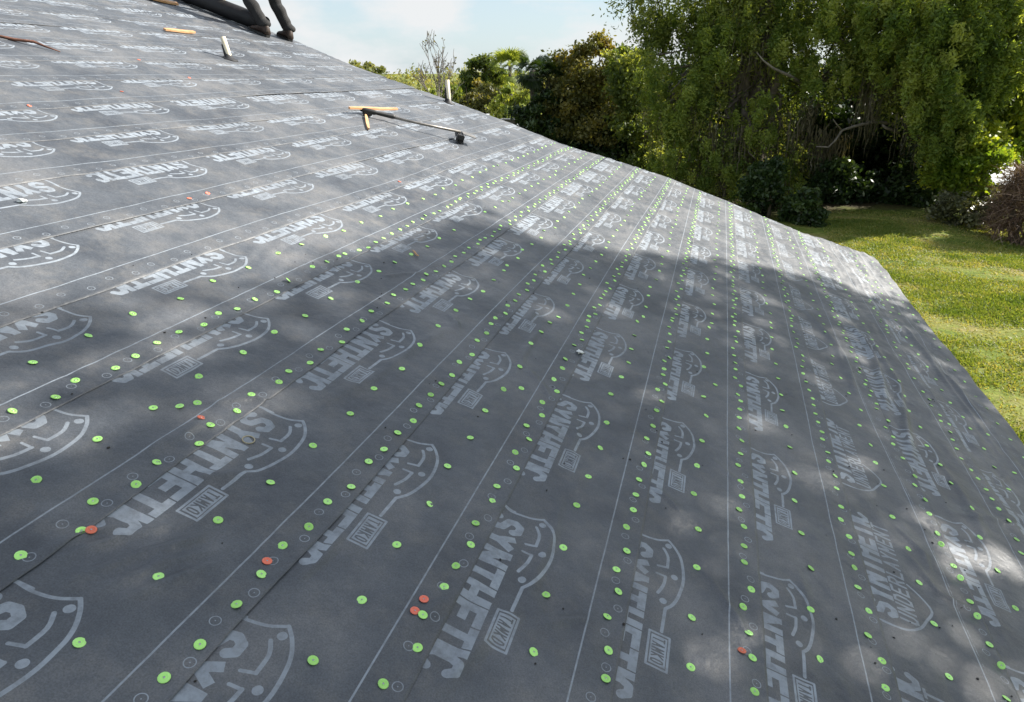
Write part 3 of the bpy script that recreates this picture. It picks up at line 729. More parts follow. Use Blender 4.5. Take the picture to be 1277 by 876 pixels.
BARK = simple_mat('grey brown bark', (.07, .058, .045), (.17, .145, .12), 6, .95, 1, .02)
BARK_PALE = simple_mat('pale lichened bark', (.10, .09, .075), (.24, .21, .18), 7, .95, 1, .01)
OAK = leaf_mat('live oak leaves', [(.060, .095, .024), (.125, .170, .042), (.23, .26, .075)], .48, .6)
OAK_LIT = leaf_mat('sunlit yellow green leaves', [(0.081, 0.149, 0.016), (0.162, 0.236, 0.027), (0.297, 0.338, 0.047)], .5)  # lighter, yellower copy of the leaf colour; sunlight is painted in
SPRAY = leaf_mat('sunlit oak sprays', [(.09, .145, .032), (.175, .24, .052), (.31, .355, .10)], .5, .6)  # brighter oak green, paints highlights on the front clumps of the crowns
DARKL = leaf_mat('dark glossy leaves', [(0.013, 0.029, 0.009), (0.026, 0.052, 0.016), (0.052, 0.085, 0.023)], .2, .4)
OLIVE = leaf_mat('olive brown leaves', [(.060, .070, .020), (.115, .120, .032), (.20, .175, .045)], .35)
GOLD = leaf_mat('golden leaves', [(.10, .085, .016), (.19, .15, .026), (.30, .23, .045)], .4)
PALE = leaf_mat('pale green leaves', [(0.114, 0.162, 0.036), (0.179, 0.235, 0.049), (0.276, 0.308, 0.073)], .4)
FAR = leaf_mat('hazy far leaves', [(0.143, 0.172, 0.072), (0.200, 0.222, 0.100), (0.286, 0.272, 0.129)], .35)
MOSS = leaf_mat('grey green hanging moss', [(.06, .055, .036), (.10, .092, .062), (.16, .145, .10)], .25, .8)

def wob(a, b, k, amp, g):
    a, b = np.array(a, float), np.array(b, float)
    out = []
    for i in range(k + 1):
        s = i / k
        p = a + (b - a) * s
        if 0 < i < k: p = p + g.normal(size=3) * amp
        out.append(p.tolist())
    return out

def tree(label, base, lobes, total, size, leafm, trunk_r, name='tree', cat='tree', bark=BARK, group=None, seed=1, fork=None, moss=None, extra=None, keep=None, limbs=99, limb_f=.55, sub=6, **kw):
    base = np.array(base, float); base[2] = float(ground_z(base[0:1], base[1:2])[0]) - .1
    root = empty(name, base.tolist()); tag(root, label, cat, group)
    g = np.random.default_rng(seed + 100)
    C = np.array([l[0] for l in lobes], float); Rr = np.array([l[1] for l in lobes], float)
    bm = bmesh.new()
    fz = fork if fork else max(1.2, (C[:, 2] - Rr[:, 2]).min() + .3)
    top = np.array([base[0] + g.normal() * .3, base[1] + g.normal() * .3, fz])
    add_tube(bm, wob(base, top, 4, trunk_r * .25, g), [trunk_r * 1.35, trunk_r * 1.05, trunk_r * .95, trunk_r * .85, trunk_r * .8], 9)
    link('trunk', bm_mesh('trunk', bm, True), root, bark)
    bm = bmesh.new()
    for i, c in enumerate(C):
        if i % max(1, len(C) // limbs): continue
        r0 = trunk_r * limb_f
        add_tube(bm, wob(top, c, 5, np.linalg.norm(c - top) * .05, g), np.linspace(r0, r0 * .25, 6).tolist(), 6)
        for j in range(sub):
            d = g.normal(size=3); d /= np.linalg.norm(d)
            st = top + (c - top) * g.uniform(.45, 1)
            add_tube(bm, wob(st, c + d * Rr[i] * .9, 4, Rr[i].mean() * .08, g), np.linspace(r0 * .3, r0 * .06, 5).tolist(), 4, False)
    link('branches', bm_mesh('branches', bm, True), root, bark)
    V, F, t = leaves(C, Rr, total, size, seed=seed, keep=keep, **kw)
    link('crown', np_mesh('crown', V, F, tint=t), root, leafm)
    if extra:
        for (lb, tot, sz, mt) in extra:
            V, F, t = leaves(np.array([l[0] for l in lb]), np.array([l[1] for l in lb]), tot, sz, seed=seed + 9, **{**kw, **({'clusters': max(20, tot // 170)} if 'clusters' in kw else {})})
            o = link('crown', np_mesh('crown', V, F, tint=t), root, mt)
    if moss:
        mv, mf, n0 = [], [], 0
        for (p, ln, wd, cnt) in moss:
            for _ in range(int(cnt * 2.6)):
                q = np.array(p) + g.normal(size=3) * np.array([wd * 1.1, wd, wd * .9])
                l = ln * g.uniform(.25, .95); seg = 6
                a = g.random() * 6.28; dx = np.array([math.cos(a), math.sin(a), 0])
                w = g.uniform(.008, .028)
                pts = [q + np.array([g.normal() * .03, g.normal() * .03, -l * s / seg]) for s in range(seg + 1)]
                for s, pp in enumerate(pts):
                    ww = w * (1 - s / seg) ** .6 * g.uniform(.6, 1.3)
                    mv += [pp - dx * ww, pp + dx * ww]
                for s in range(seg):
                    b = n0 + 2 * s; mf.append((b, b + 1, b + 3, b + 2))
                n0 += 2 * seg + 2
        link('moss', np_mesh('moss', np.array(mv), np.array(mf), tint=g.random(len(mf))), root, MOSS)
    return root

def lobe(px, py, Y, rpx, rpy, depth=None):
    """crown lobe from a surveyed centre and its angular half sizes"""
    c = at(px, py, Y); sc = np.linalg.norm(c - np.array([0, 0, H])) / 900.
    return (c, np.array([rpx * sc, depth if depth else rpx * sc, rpy * sc]))

# two big live oaks hung with moss, at the lawn's far side
lb = [lobe(870, -60, 31, 95, 95, 3), lobe(930, 40, 31, 70, 60, 2.5), lobe(850, 95, 30, 62, 55, 2.2), lobe(905, 150, 30, 70, 60, 2.3), lobe(965, 205, 29.5, 45, 50, 1.8),
      lobe(850, 175, 30.5, 45, 45, 2), lobe(960, 110, 30.5, 55, 50, 2), lobe(885, 225, 30, 60, 35, 1.8), lobe(825, 135, 30.5, 30, 32, 1.6), lobe(960, -70, 32, 100, 90, 3), lobe(915, 190, 29, 45, 40, 1.4)]
b0 = at(925, 262, 31)
sparse = [lobe(818, 30, 31, 26, 20, 1.2), lobe(800, 5, 31, 20, 14, 1.2), lobe(845, 40, 31, 30, 20, 1.4)]
moss_pts = [(at(px, py, Yy), ln, .45, 26) for px, py, Yy, ln in [(905, 160, 29, 2.6), (925, 175, 28.6, 2.6), (890, 175, 28.9, 2.2), (1000, 150, 29, 1.8), (870, 140, 29, 1.6), (940, 60, 29.3, 1.7), (915, 30, 29.5, 1.8), (980, 175, 28.7, 2.2), (850, 195, 29, 1.5), (960, 225, 28.2, 1.4), (830, 150, 29.4, 1.2)]]
sprA = [lobe(px, py, Yy, a, b_, 1.0) for px, py, Yy, a, b_ in [(850, 120, 28.6, 32, 40), (815, 95, 29.2, 20, 26), (900, 60, 29, 34, 30), (935, 15, 29.5, 40, 30), (838, 190, 28.6, 30, 36), (890, 205, 28.4, 34, 30), (940, 150, 28.6, 28, 30),
       (985, 225, 28.4, 18, 34), (870, 20, 30, 26, 22), (985, 60, 29.2, 26, 32), (1000, 5, 29.6, 30, 24), (925, 240, 28.2, 26, 22)]]
tree('tall live oak hung with grey moss, left of the dark hollow', b0, lb, 72000, .078, OAK, .5, name='live_oak', seed=3, fork=6.5, moss=moss_pts, extra=[(sparse, 7000, .07, OAK), (sprA, 52000, .070, SPRAY)], spread=.16, flat=.0, clusters=620, droop=1.1, vz=1.25, aspect=.36)
lb = [lobe(1090, -50, 31, 90, 80, 3), lobe(1180, -30, 31, 90, 80, 3), lobe(1040, 45, 30.5, 48, 45, 2), lobe(1110, 60, 29.5, 60, 50, 2), lobe(1175, 90, 28.5, 60, 60, 2), lobe(1010, 110, 31, 35, 30, 1.5),
      lobe(1055, 100, 30, 35, 26, 1.4), lobe(1150, 130, 28, 36, 34, 1.4), lobe(1230, 40, 28.5, 60, 70, 2), lobe(1172, 150, 27.8, 26, 34, 1.2), lobe(1280, -20, 29, 70, 90, 2.5), lobe(1105, 20, 29, 55, 50, 2), lobe(1205, 110, 28, 34, 40, 1.3)]
moss_pts = [(at(px, py, Yy), ln, .22, 22) for px, py, Yy, ln in [(1085, 100, 28.5, 2.6), (1092, 120, 28.4, 1.8), (1143, 140, 27.6, 2.0), (1010, 130, 29.5, 1.8), (1030, 165, 29.5, 2.0), (1048, 170, 29.5, 1.8), (1165, 165, 27.2, 1.2), (1120, 90, 28.2, 1.3), (1022, 180, 29.4, 1.6)]]
sprB = [lobe(px, py, Yy, a, b_, 1.0) for px, py, Yy, a, b_ in [(1180, 60, 26.6, 36, 42), (1160, 110, 26.4, 26, 40), (1200, 120, 26.4, 26, 40), (1120, 30, 27.4, 34, 28), (1220, 20, 26.8, 40, 40), (1060, 20, 28.2, 36, 24), (1070, 70, 28.2, 22, 26),
       (1110, 75, 27.4, 22, 24), (1172, 160, 26.4, 20, 30), (1250, 70, 26.8, 26, 46), (1150, -10, 27.4, 44, 24), (1025, 90, 28.6, 18, 22), (1205, 160, 26.4, 18, 22)]]
oakb = tree('wide live oak whose boughs reach over the dark hollow', at(1130, 245, 32.5), lb, 74000, .078, OAK, .55, name='live_oak', seed=5, fork=7, moss=moss_pts, spread=.16, flat=.0, clusters=620, droop=1.1, vz=1.25, aspect=.36, extra=[(sprB, 66000, .070, SPRAY)])
# its bare crooked boughs that show against the dark
def bough(parent, pts, r0, r1):
    bm = bmesh.new(); P = [at(*p).tolist() for p in pts]
    add_tube(bm, P, np.linspace(r0, r1, len(P)).tolist(), 7); link('bough', bm_mesh('bough', bm, True), parent, BARK_PALE)
bough(oakb, [(1140, 140, 30), (1115, 155, 29), (1090, 152, 28.4), (1065, 158, 28), (1050, 163, 27.8), (1042, 175, 27.6), (1033, 184, 27.5), (1018, 183, 27.4)], .075, .022)
bough(oakb, [(1090, 152, 28.4), (1085, 130, 28.3), (1092, 105, 28.4), (1100, 85, 28.8)], .05, .03)
bough(oakb, [(1050, 163, 27.8), (1043, 155, 27.6), (1039, 149, 27.5)], .03, .015)
bough(oakb, [(1198, 182, 27.2), (1199, 165, 27.1), (1202, 155, 27), (1212, 170, 26.9)], .04, .02)
bough(oakb, [(1012, 112, 29.6), (985, 95, 28.4), (965, 86, 27.8), (952, 76, 27.7), (944, 66, 27.9)], .07, .015)
bough(oakb, [(1120, 165, 28.4), (1105, 160, 28), (1100, 156, 28)], .06, .04)

# dark understorey filling the hollow
def shrub(label, px, base_py, Y, w, h, total, size, leafm, seed, n=6, name='shrub', cat='shrub', group=None, depth=None, **kw):
    g = np.random.default_rng(seed); lbs = []
    for i in range(n):
        lbs.append(lobe(px + g.uniform(-.55, .55) * w, base_py - h * g.uniform(.25, .85), Y + g.uniform(-.5, .5), w * .45, h * .34, depth))
    return tree(label, at(px, base_py, Y), lbs, total, size, leafm, .06, name=name, cat=cat, seed=seed, fork=.8, group=group, **kw)
dk = 'dark shrubs shading the hollow under the oaks'
for i, (px, py, Y, w, h, lab) in enumerate([(1020, 262, 34, 55, 130, 'dark shrub in the hollow, leftmost, behind the mossy curtain'), (1075, 262, 35, 60, 170, 'tall dark shrub in the middle of the shaded hollow'),
        (1130, 266, 34, 60, 150, 'dark shrub at the right of the shaded hollow'), (1175, 272, 31.5, 45, 105, 'low dark shrub at the lawn edge left of the sunlit bush'), (960, 262, 36, 80, 130, 'dark shrub behind the mossy oak trunk')]):
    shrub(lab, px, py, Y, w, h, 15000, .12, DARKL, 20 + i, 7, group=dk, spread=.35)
for i, (px, by_, Y, w, h, lab) in enumerate([(955, 285, 26.0, 34, 75, 'dark bush at the roof edge below the hanging moss'), (1000, 296, 25.2, 26, 62, 'dark bush at the roof edge where the lawn begins')]):
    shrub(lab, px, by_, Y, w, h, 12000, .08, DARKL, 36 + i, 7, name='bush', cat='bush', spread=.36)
for i, (px, Y, lab) in enumerate([(1035, 29.6, 'low undergrowth at the grass edge, left end of the hollow'), (1085, 30.2, 'low undergrowth at the grass edge, middle of the hollow'), (1140, 29.8, 'low undergrowth at the grass edge, right end of the hollow')]):
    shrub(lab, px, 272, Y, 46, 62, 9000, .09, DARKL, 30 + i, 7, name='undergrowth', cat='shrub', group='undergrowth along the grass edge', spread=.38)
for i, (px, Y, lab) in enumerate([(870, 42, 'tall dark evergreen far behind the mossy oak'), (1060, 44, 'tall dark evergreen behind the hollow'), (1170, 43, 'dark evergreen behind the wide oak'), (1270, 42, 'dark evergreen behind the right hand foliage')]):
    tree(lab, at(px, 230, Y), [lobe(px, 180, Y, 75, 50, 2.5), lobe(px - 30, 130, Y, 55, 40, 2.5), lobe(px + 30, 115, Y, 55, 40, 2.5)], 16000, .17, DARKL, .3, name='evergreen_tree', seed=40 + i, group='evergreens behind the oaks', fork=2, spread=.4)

# sunlit bush, grey green shrub and the shaggy brown bush at the right
lb = [lobe(1195, 178, 27, 26, 24, 1), lobe(1218, 205, 26.6, 24, 24, 1), lobe(1185, 205, 27, 20, 26, .9), lobe(1228, 180, 27.4, 20, 22, .9), lobe(1205, 232, 26.8, 22, 20, .9)]
tree('bright yellow green bush catching the sun at the lawn edge', at(1205, 282, 27), lb, 15000, .075, OAK_LIT, .07, name='shrub', cat='shrub', seed=61, fork=1, spread=.32)
lb = [lobe(1205, 258, 26, 26, 20, .8), lobe(1232, 265, 25.6, 18, 18, .7), lobe(1185, 266, 26.3, 16, 14, .6), lobe(1222, 240, 26, 18, 16, .7)]
tree('low grey green leafy shrub in front of the bright bush', at(1210, 285, 26), lb, 7000, .06, leaf_mat('grey green leaves', [(.06, .07, .035), (.12, .13, .07), (.24, .24, .15)], .25, .4), .05, name='shrub', cat='shrub', seed=62, fork=.5, spread=.3)
lb = [lobe(1262, 95, 30, 30, 40, 1.4), lobe(1255, 150, 29.5, 30, 34, 1.3), lobe(1290, 130, 29, 30, 60, 1.4), lobe(1245, 185, 29, 18, 16, .9), lobe(1285, 60, 30, 30, 40, 1.4)]
tree('slender yellow green tree in full sun at the right edge', at(1290, 270, 30), lb, 22000, .085, OAK_LIT, .14, name='tree', seed=63, fork=3, spread=.32)

BROWN = leaf_mat('dry brown fronds', [(.075, .045, .034), (.16, .105, .080), (.34, .25, .20)], .12, .7, 1.5)
def shaggy():
    base = at(1268, 318, 24.2); base[2] = float(ground_z(base[0:1], base[1:2])[0])
    root = empty('dead_bush', base.tolist()); tag(root, 'low rounded brown twiggy bush sitting on the lawn', 'bush')
    g = np.random.default_rng(70); C0 = base + np.array([.15, .3, 1.15])
    V, Fc, n0 = [], [], 0
    NF = 6500
    for i in range(NF):
        d = g.normal(size=3); d /= np.linalg.norm(d)
        if d[2] < -.7: d[2] = -d[2]
        lump = 1 + .13 * math.sin(3.1 * d[0] + 5 * d[2]) + .08 * math.sin(7 * d[1] + 3 * d[0])
        p = C0 + d * np.array([1.05, 1.0, 1.3]) * g.uniform(.55, 1.0) * lump
        dr = d * .35 + g.normal(size=3) * .5 + np.array([0, 0, .15]); dr /= np.linalg.norm(dr)
        L = g.uniform(.18, .55); w = g.uniform(.006, .018); bend = g.normal(size=3) * .5 + np.array([0, 0, -.5])
        sd = np.cross(dr, g.normal(size=3)); sd /= np.linalg.norm(sd)
        for s in range(5):
            f = s / 4; q_ = p + dr * L * f + bend * L * f * f * .6; ww = w * (1 - .8 * f)
            V += [q_ - sd * ww, q_ + sd * ww]
        for s in range(4):
            b = n0 + 2 * s; Fc.append((b, b + 1, b + 3, b + 2))
        n0 += 10
    V = np.array(V); V[:, 2] = np.maximum(V[:, 2], base[2] + .01)
    link('twigs', np_mesh('twigs', V, np.array(Fc), tint=np.repeat(np.clip(g.normal(.45, .28, NF), 0, 1), 4)), root, BROWN)
    bm = bmesh.new()
    for i in range(16):
        a = i * .83; r_ = g.uniform(.05, .3)
        add_tube(bm, wob(base + np.array([math.cos(a) * r_, math.sin(a) * r_, -.1]), C0 + np.array([math.cos(a) * .7, math.sin(a) * .7, g.uniform(-.2, .7)]), 5, .07, g), [.05, .045, .04, .03, .025, .015], 6)
    link('stems', bm_mesh('stems', bm, True), root, BARK)
shaggy()

# trees beyond the rake, from left to right
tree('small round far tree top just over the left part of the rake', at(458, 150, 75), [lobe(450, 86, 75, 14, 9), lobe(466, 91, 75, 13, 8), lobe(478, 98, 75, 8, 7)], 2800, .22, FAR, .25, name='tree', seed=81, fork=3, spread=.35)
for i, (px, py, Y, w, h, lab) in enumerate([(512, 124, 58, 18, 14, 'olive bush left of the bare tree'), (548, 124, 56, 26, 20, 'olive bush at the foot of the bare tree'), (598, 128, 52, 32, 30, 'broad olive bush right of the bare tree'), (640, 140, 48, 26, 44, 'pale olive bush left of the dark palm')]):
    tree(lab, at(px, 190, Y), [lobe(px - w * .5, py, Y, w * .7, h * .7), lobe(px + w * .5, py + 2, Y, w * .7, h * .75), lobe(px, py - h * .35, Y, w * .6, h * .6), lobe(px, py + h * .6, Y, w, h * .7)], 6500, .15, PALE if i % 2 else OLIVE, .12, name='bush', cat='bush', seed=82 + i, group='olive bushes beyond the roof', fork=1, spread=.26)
tree('rounded mid green tree beside the pale palm', at(605, 200, 62), [lobe(603, 92, 62, 20, 16), lobe(590, 104, 62, 16, 14), lobe(618, 84, 62, 12, 11), lobe(612, 108, 62, 16, 14)], 7000, .15, leaf_mat('mid green leaves', [(.05, .085, .02), (.085, .125, .03), (.13, .16, .045)], .35), .25, name='tree', seed=90, fork=4, spread=.33)

def bare_tree():
    base = at(549, 150, 50); base[2] = float(ground_z(base[0:1], base[1:2])[0]) - .1
    root = empty('bare_tree', base.tolist()); tag(root, 'thin upright tree with bare twigs and a few last leaves', 'tree')
    g = np.random.default_rng(91); bm = bmesh.new()
    tips = []
    def grow(p, d, L, r, lvl):
        pts = [p]
        for s in range(5):
            d = d + g.normal(size=3) * .07 + np.array([0, 0, .04]); d /= np.linalg.norm(d); pts.append(pts[-1] + d * L / 5)
        add_tube(bm, [q.tolist() for q in pts], np.linspace(max(r, .020), max(r * .45, .013), 6).tolist(), 5, False)
        tips.append(pts[-1]); tips.append(pts[-2])
        if lvl < 4:
            for j in range(3 + (lvl < 2)):
                q = pts[g.integers(1, 6)]; a = g.random() * 6.28; e = g.uniform(.35, .75)
                nd = d * math.cos(e) + np.array([math.cos(a), math.sin(a), .3]) * math.sin(e)
                grow(q, nd / np.linalg.norm(nd), L * g.uniform(.5, .68), r * .5, lvl + 1)
    grow(base, np.array([0, 0, 1.0]), 3.9, .10, 0)
    grow(base + np.array([0, 0, 2.4]), np.array([.05, 0, 1.0]), 2.9, .05, 1)
    link('trunk', bm_mesh('trunk', bm), root, BARK_PALE)
    T = np.array(tips); T = T[g.choice(len(T), min(150, len(T)), replace=False)]
    V, F, t = leaves(T, np.full(T.shape, .12), 420, .06, seed=92, clusters=150)
    link('leaves', np_mesh('leaves', V, F, tint=t), root, OLIVE)
bare_tree()

def palm(label, px, py, Y, rad_m, mat, seed, nf=34, group=None):
    head = at(px, py, Y); base = head.copy(); base[2] = float(ground_z(base[0:1], base[1:2])[0]) - .1
    root = empty('palm', base.tolist()); tag(root, label, 'palm tree', group)
    bm = bmesh.new(); add_tube(bm, [base.tolist(), ((base + head) / 2 + np.array([.08, 0, 0])).tolist(), head.tolist()], [.2, .16, .15], 9)
    link('trunk', bm_mesh('trunk', bm, True), root, BARK)
    g = np.random.default_rng(seed)
    fr = []
    for v in range(3):                      # three frond shapes, fan leaves of a cabbage palm
        V, Fc, n0 = [], [], 0
        for s in range(7):                  # stalk
            V += [(-.012, s * .13, -.02 * s * s * .3), (.012, s * .13, -.02 * s * s * .3)]
        for s in range(6): Fc.append((2 * s, 2 * s + 1, 2 * s + 3, 2 * s + 2))
        n0 = 14; c = np.array([0, .78, -.22])
        for j in range(22):
            a = -1.9 + 3.8 * j / 21; L = .75 * (1 - .25 * abs(a) / 1.9) * g.uniform(.9, 1.1)
            dr = np.array([math.sin(a), math.cos(a), 0]); sd = np.array([math.cos(a), -math.sin(a), 0])
            p0, p1, p2 = c, c + dr * L * .6 + np.array([0, 0, -.06]), c + dr * L + np.array([0, 0, -.32 * g.uniform(.5, 1.3)])
            V += [tuple(p0 - sd * .006), tuple(p0 + sd * .006), tuple(p1 - sd * .035), tuple(p1 + sd * .035), tuple(p2 - sd * .005), tuple(p2 + sd * .005)]
            Fc += [(n0, n0 + 1, n0 + 3, n0 + 2), (n0 + 2, n0 + 3, n0 + 5, n0 + 4)]; n0 += 6
        me = np_mesh('frond', np.array(V, float), np.array(Fc), tint=g.random(len(Fc)) * .6 + .2); me.materials.append(mat); fr.append(me)
    for i in range(nf):
        o = bpy.data.objects.new('frond', fr[i % 3]); COL.objects.link(o); o.parent = root
        e = rad(g.uniform(-50, 75)); a = i * 2.4
        o.matrix_local = Matrix.Translation(Vector((head - base).tolist())) @ Matrix.Rotation(a, 4, 'Z') @ Matrix.Rotation(e, 4, 'X') @ Matrix.Scale(rad_m / 1.4, 4)
palm('pale palm rising beside the green tree', 636, 84, 60, 1.75, PALE, 95)
palm('dark palm with a ragged head left of the brown trees', 664, 88, 38, 1.1, DARKL, 96, 40)
palm('shorter dark palm hidden against the brown trees', 684, 100, 39, 1.15, DARKL, 97, 36)
shrub('dark bush under the ragged palm', 660, 215, 38, 40, 90, 13000, .11, DARKL, 98, 8, name='bush', cat='bush', spread=.36)

lb = [lobe(705, 95, 40, 26, 30, 1.6), lobe(742, 85, 39, 28, 34, 1.6), lobe(725, 130, 38.5, 36, 34, 1.6), lobe(768, 120, 38.5, 30, 36, 1.6), lobe(700, 150, 38, 26, 30, 1.5), lobe(755, 165, 37.5, 36, 34, 1.5)]
tree('brownish olive tree with a golden tip, right of the palms', at(735, 235, 39), lb, 30000, .10, OLIVE, .25, name='tree', seed=101, fork=3, spread=.3,
     extra=[([lobe(746, 55, 39, 12, 11, .8), lobe(756, 68, 38.6, 12, 12, .8), lobe(708, 70, 40, 10, 9, .8), lobe(733, 66, 39.4, 9, 8, .8)], 2600, .09, GOLD)])
lb = [lobe(790, 100, 36, 22, 34, 1.4), lobe(800, 150, 35.5, 26, 34, 1.4), lobe(775, 75, 37, 16, 20, 1.2), lobe(815, 200, 35, 30, 26, 1.4)]
tree('narrow green tree between the olive tree and the mossy oak', at(800, 240, 36), lb, 17000, .10, OAK, .2, name='tree', seed=103, fork=3, spread=.3)
for i, (px, w, lab) in enumerate([(690, 40, 'dark shrub low behind the rake, below the palms'), (760, 50, 'dark shrub low behind the rake, below the olive tree'), (830, 55, 'dark shrub low behind the rake, left of the mossy oak')]):
    shrub(lab, px, 235, 37.5, w, 85, 13000, .12, DARKL, 110 + i, 7, group='dark shrubs low behind the rake', spread=.38)

# big oak standing right of the picture; its canopy shades the near part of the roof
SHX = np.array([-3., 1.0, 1.1, 1.4, 1.65, 2.3, 2.5, 3.0, 4.1, 4.85, 6.0, 6.85, 8.7, 10, 11.4, 13]); SHT = np.array([2.0, 3.2, 3.7, 4.4, 5.7, 7.2, 10.1, 10.3, 10.65, 11.35, 12.9, 14.05, 15.5, 16.3, 17.2, 18.2])
HOLES = [(6.0, 6.9, .7, .35, .85), (7.4, 7.3, .9, .3, .85), (8.5, 7.2, .6, .3, .8), (8.7, 6.3, .3, .4, .6), (7.9, 6.6, .5, .25, .8), (9.3, 6.3, .3, .35, .85), (8.9, 5.0, .5, .3, .3), (9.9, 6.6, .3, .3, .85),
         (3.1, 3.9, .35, .5, .8), (2.6, 2.9, .5, .6, .7), (4.6, 3.5, .35, .45, .75), (3.4, 8.0, .35, 1.2, .9), (5.3, 8.9, .5, .35, .85), (2.1, 4.6, .4, .8, .75), (2.9, 5.6, .3, .8, .8), (3.2, 9.3, .25, .5, .85), (4.4, 9.2, .5, .25, .85),
         (7.3, 12.6, .5, .5, .8), (4.5, 7.6, .25, .7, .7), (8.0, 4.2, .6, .3, .35), (5.4, 7.6, .3, .5, .6), (10.2, 7.6, .35, .3, .8), (3.6, 2.7, .5, .4, .6), (1.9, 6.0, .3, .6, .7), (3.7, 5.0, .3, .6, .6), (4.8, 2.3, .5, .3, .4)]
def to_roof(P):
    """where a leaf's shadow falls on the roof plane"""
    P0 = np.array([0, 0, H]) - n_r * HP * U
    k = ((P - P0) @ n_r) / (SUNV @ n_r)
    Q = P - k[:, None] * SUNV - P0
    return (Q @ e_s) / U + OFF, Q[:, 1] / U
gk = np.random.default_rng(120)
def shade_keep(P):
    n, t = to_roof(P)
    lim = np.interp(n, SHX, SHT) + .22 * vnoise(n * 2.2, t * 0 + 3.3, 121) + .20 * gk.normal(size=len(n)) * (1 + 1.6 * (n < 5))
    ok = (t < lim)
    d = np.ones(len(n))
    for hn, ht, rn, rt_, s in HOLES:
        d *= 1 - s * np.exp(-(((n - hn) / rn) ** 2 + ((t - ht) / rt_) ** 2))
    left = 1 - .5 * sstep(-n, -4.4, -1.5)
    d *= np.clip(.98 + .28 * vnoise(n * 1.5 + t * .3, t * .8, 123), 0, 1) * left
    return ok & (gk.random(len(n)) < d)
lobes_s = []
for i in range(64):
    nn_ = gk.uniform(1.5, 12.2); tmax = np.interp(nn_, SHX, SHT)
    t_ = gk.uniform(-1.5, tmax - .6)
    D = gk.uniform(11.5, 17.5)
    P_ = np.array(pt(nn_, t_)) + SUNV * D
    lobes_s.append((P_, np.array([1.3, 1.3, .9]) * gk.uniform(.8, 1.3)))
for nn_ in (3.0, 4.3, 5.6, 6.8, 7.9, 9.0, 10.1, 11.2, 12.2):
    for dt_ in (.9, 2.2):
        P_ = np.array(pt(nn_, float(np.interp(nn_, SHX, SHT)) - dt_)) + SUNV * gk.uniform(13.0, 16.5)
        lobes_s.append((P_, np.array([1.0, 1.0, .8])))
cs = np.mean([l[0] for l in lobes_s], 0)
tree('big spreading live oak right of the picture that shades the roof', (cs[0] + 1.0, cs[1] - .5, 0), lobes_s, 32000, .085, OAK, .30, name='live_oak', seed=125, fork=5.5, keep=shade_keep, shell=.0, spread=.5, limbs=9, limb_f=.30, sub=4, clusters=900)

lw = []
gw = np.random.default_rng(140)
for i in range(150):
    x_ = -330 + i * 5.2; y_ = 190 + gw.uniform(-12, 12)
    lw.append((np.array([x_, y_, gw.uniform(1.8, 2.9)]), np.array([6.5, 5, gw.uniform(2.2, 3.6)])))
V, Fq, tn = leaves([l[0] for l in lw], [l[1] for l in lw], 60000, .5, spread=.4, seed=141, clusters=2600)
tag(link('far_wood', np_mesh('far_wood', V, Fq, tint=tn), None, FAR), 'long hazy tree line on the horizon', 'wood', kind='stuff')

# neighbour's white roof glimpsed beyond the rake, pale roof at the right edge, utility pole and wires
M_WHITE = simple_mat('white painted metal', (.70, .72, .74), (.80, .81, .82), 2, .5, .1, .002)
M_DARKWIN = simple_mat('dark pane', (.02, .02, .025), (.04, .04, .05), 2, .1, 0, .001)
def small_house(label, c, w, d, h, rot):
    root = empty('neighbour_house', (float(c[0]), float(c[1]), 0)); tag(root, label, 'house')
    Rz = Matrix.Rotation(rot, 3, 'Z')
    def P(x, y, z): v = Rz @ Vector((x, y, 0)); return (c[0] + v.x, c[1] + v.y, z)
    bm = bmesh.new()
    g0 = [bm.verts.new(P(-w / 2, -d / 2, 0)), bm.verts.new(P(w / 2, -d / 2, 0)), bm.verts.new(P(w / 2, d / 2, 0)), bm.verts.new(P(-w / 2, d / 2, 0))]
    g1 = [bm.verts.new(Vector(v.co) + Vector((0, 0, h))) for v in g0]
    for i in range(4): bm.faces.new((g0[i], g0[(i + 1) % 4], g1[(i + 1) % 4], g1[i]))
    bm.faces.new(g1); link('wall', bm_mesh('wall', bm), root, M_STUCCO)
    bm = bmesh.new(); o = .4; rh = h + d * .16
    e = [bm.verts.new(P(sx * (w / 2 + o), sy * (d / 2 + o), h - .05)) for sx, sy in ((-1, -1), (1, -1), (1, 1), (-1, 1))]
    rr = [bm.verts.new(P(-w / 2 - o, 0, rh)), bm.verts.new(P(w / 2 + o, 0, rh))]
    bm.faces.new((e[0], e[1], rr[1], rr[0])); bm.faces.new((e[3], rr[0], rr[1], e[2])); bm.faces.new((e[0], rr[0], e[3])); bm.faces.new((e[1], e[2], rr[1])); bm.faces.new(e[::-1])
    link('roof', bm_mesh('roof', bm), root, M_WHITE)
    for x in (-w * .3, 0, w * .3):
        bm = bmesh.new(); q = P(x, -d / 2 - .02, 1.5); add_box(bm, q, (1.1, .06, 1.1), Rz); f = link('window', bm_mesh('window', bm), root, M_FASCIA)
        bm = bmesh.new(); q = P(x, -d / 2 - .045, 1.5); add_box(bm, q, (.98, .03, .98), Rz); link('pane', bm_mesh('pane', bm), f, M_DARKWIN)
c = at(626, 146, 46)
if True: small_house('white roofed house glimpsed just beyond the rake, below the olive bushes', (c[0] - 2.0, c[1] + 2), 7, 6, c[2] - .9, .2)
c = at(1278, 206, 33)
small_house('pale roofed building peeping out above the shaggy brown mound', (c[0] + 3.0, c[1] + 3), 6.5, 6, c[2] - .75, -.1)
M_POLE = simple_mat('weathered pole wood', (.12, .10, .085), (.2, .17, .15), 5, .9, .5, .01)
top = at(635, 61, 90); root = empty('utility_pole', (float(top[0]), float(top[1]), 0)); tag(root, 'thin utility pole above the far trees', 'utility pole')
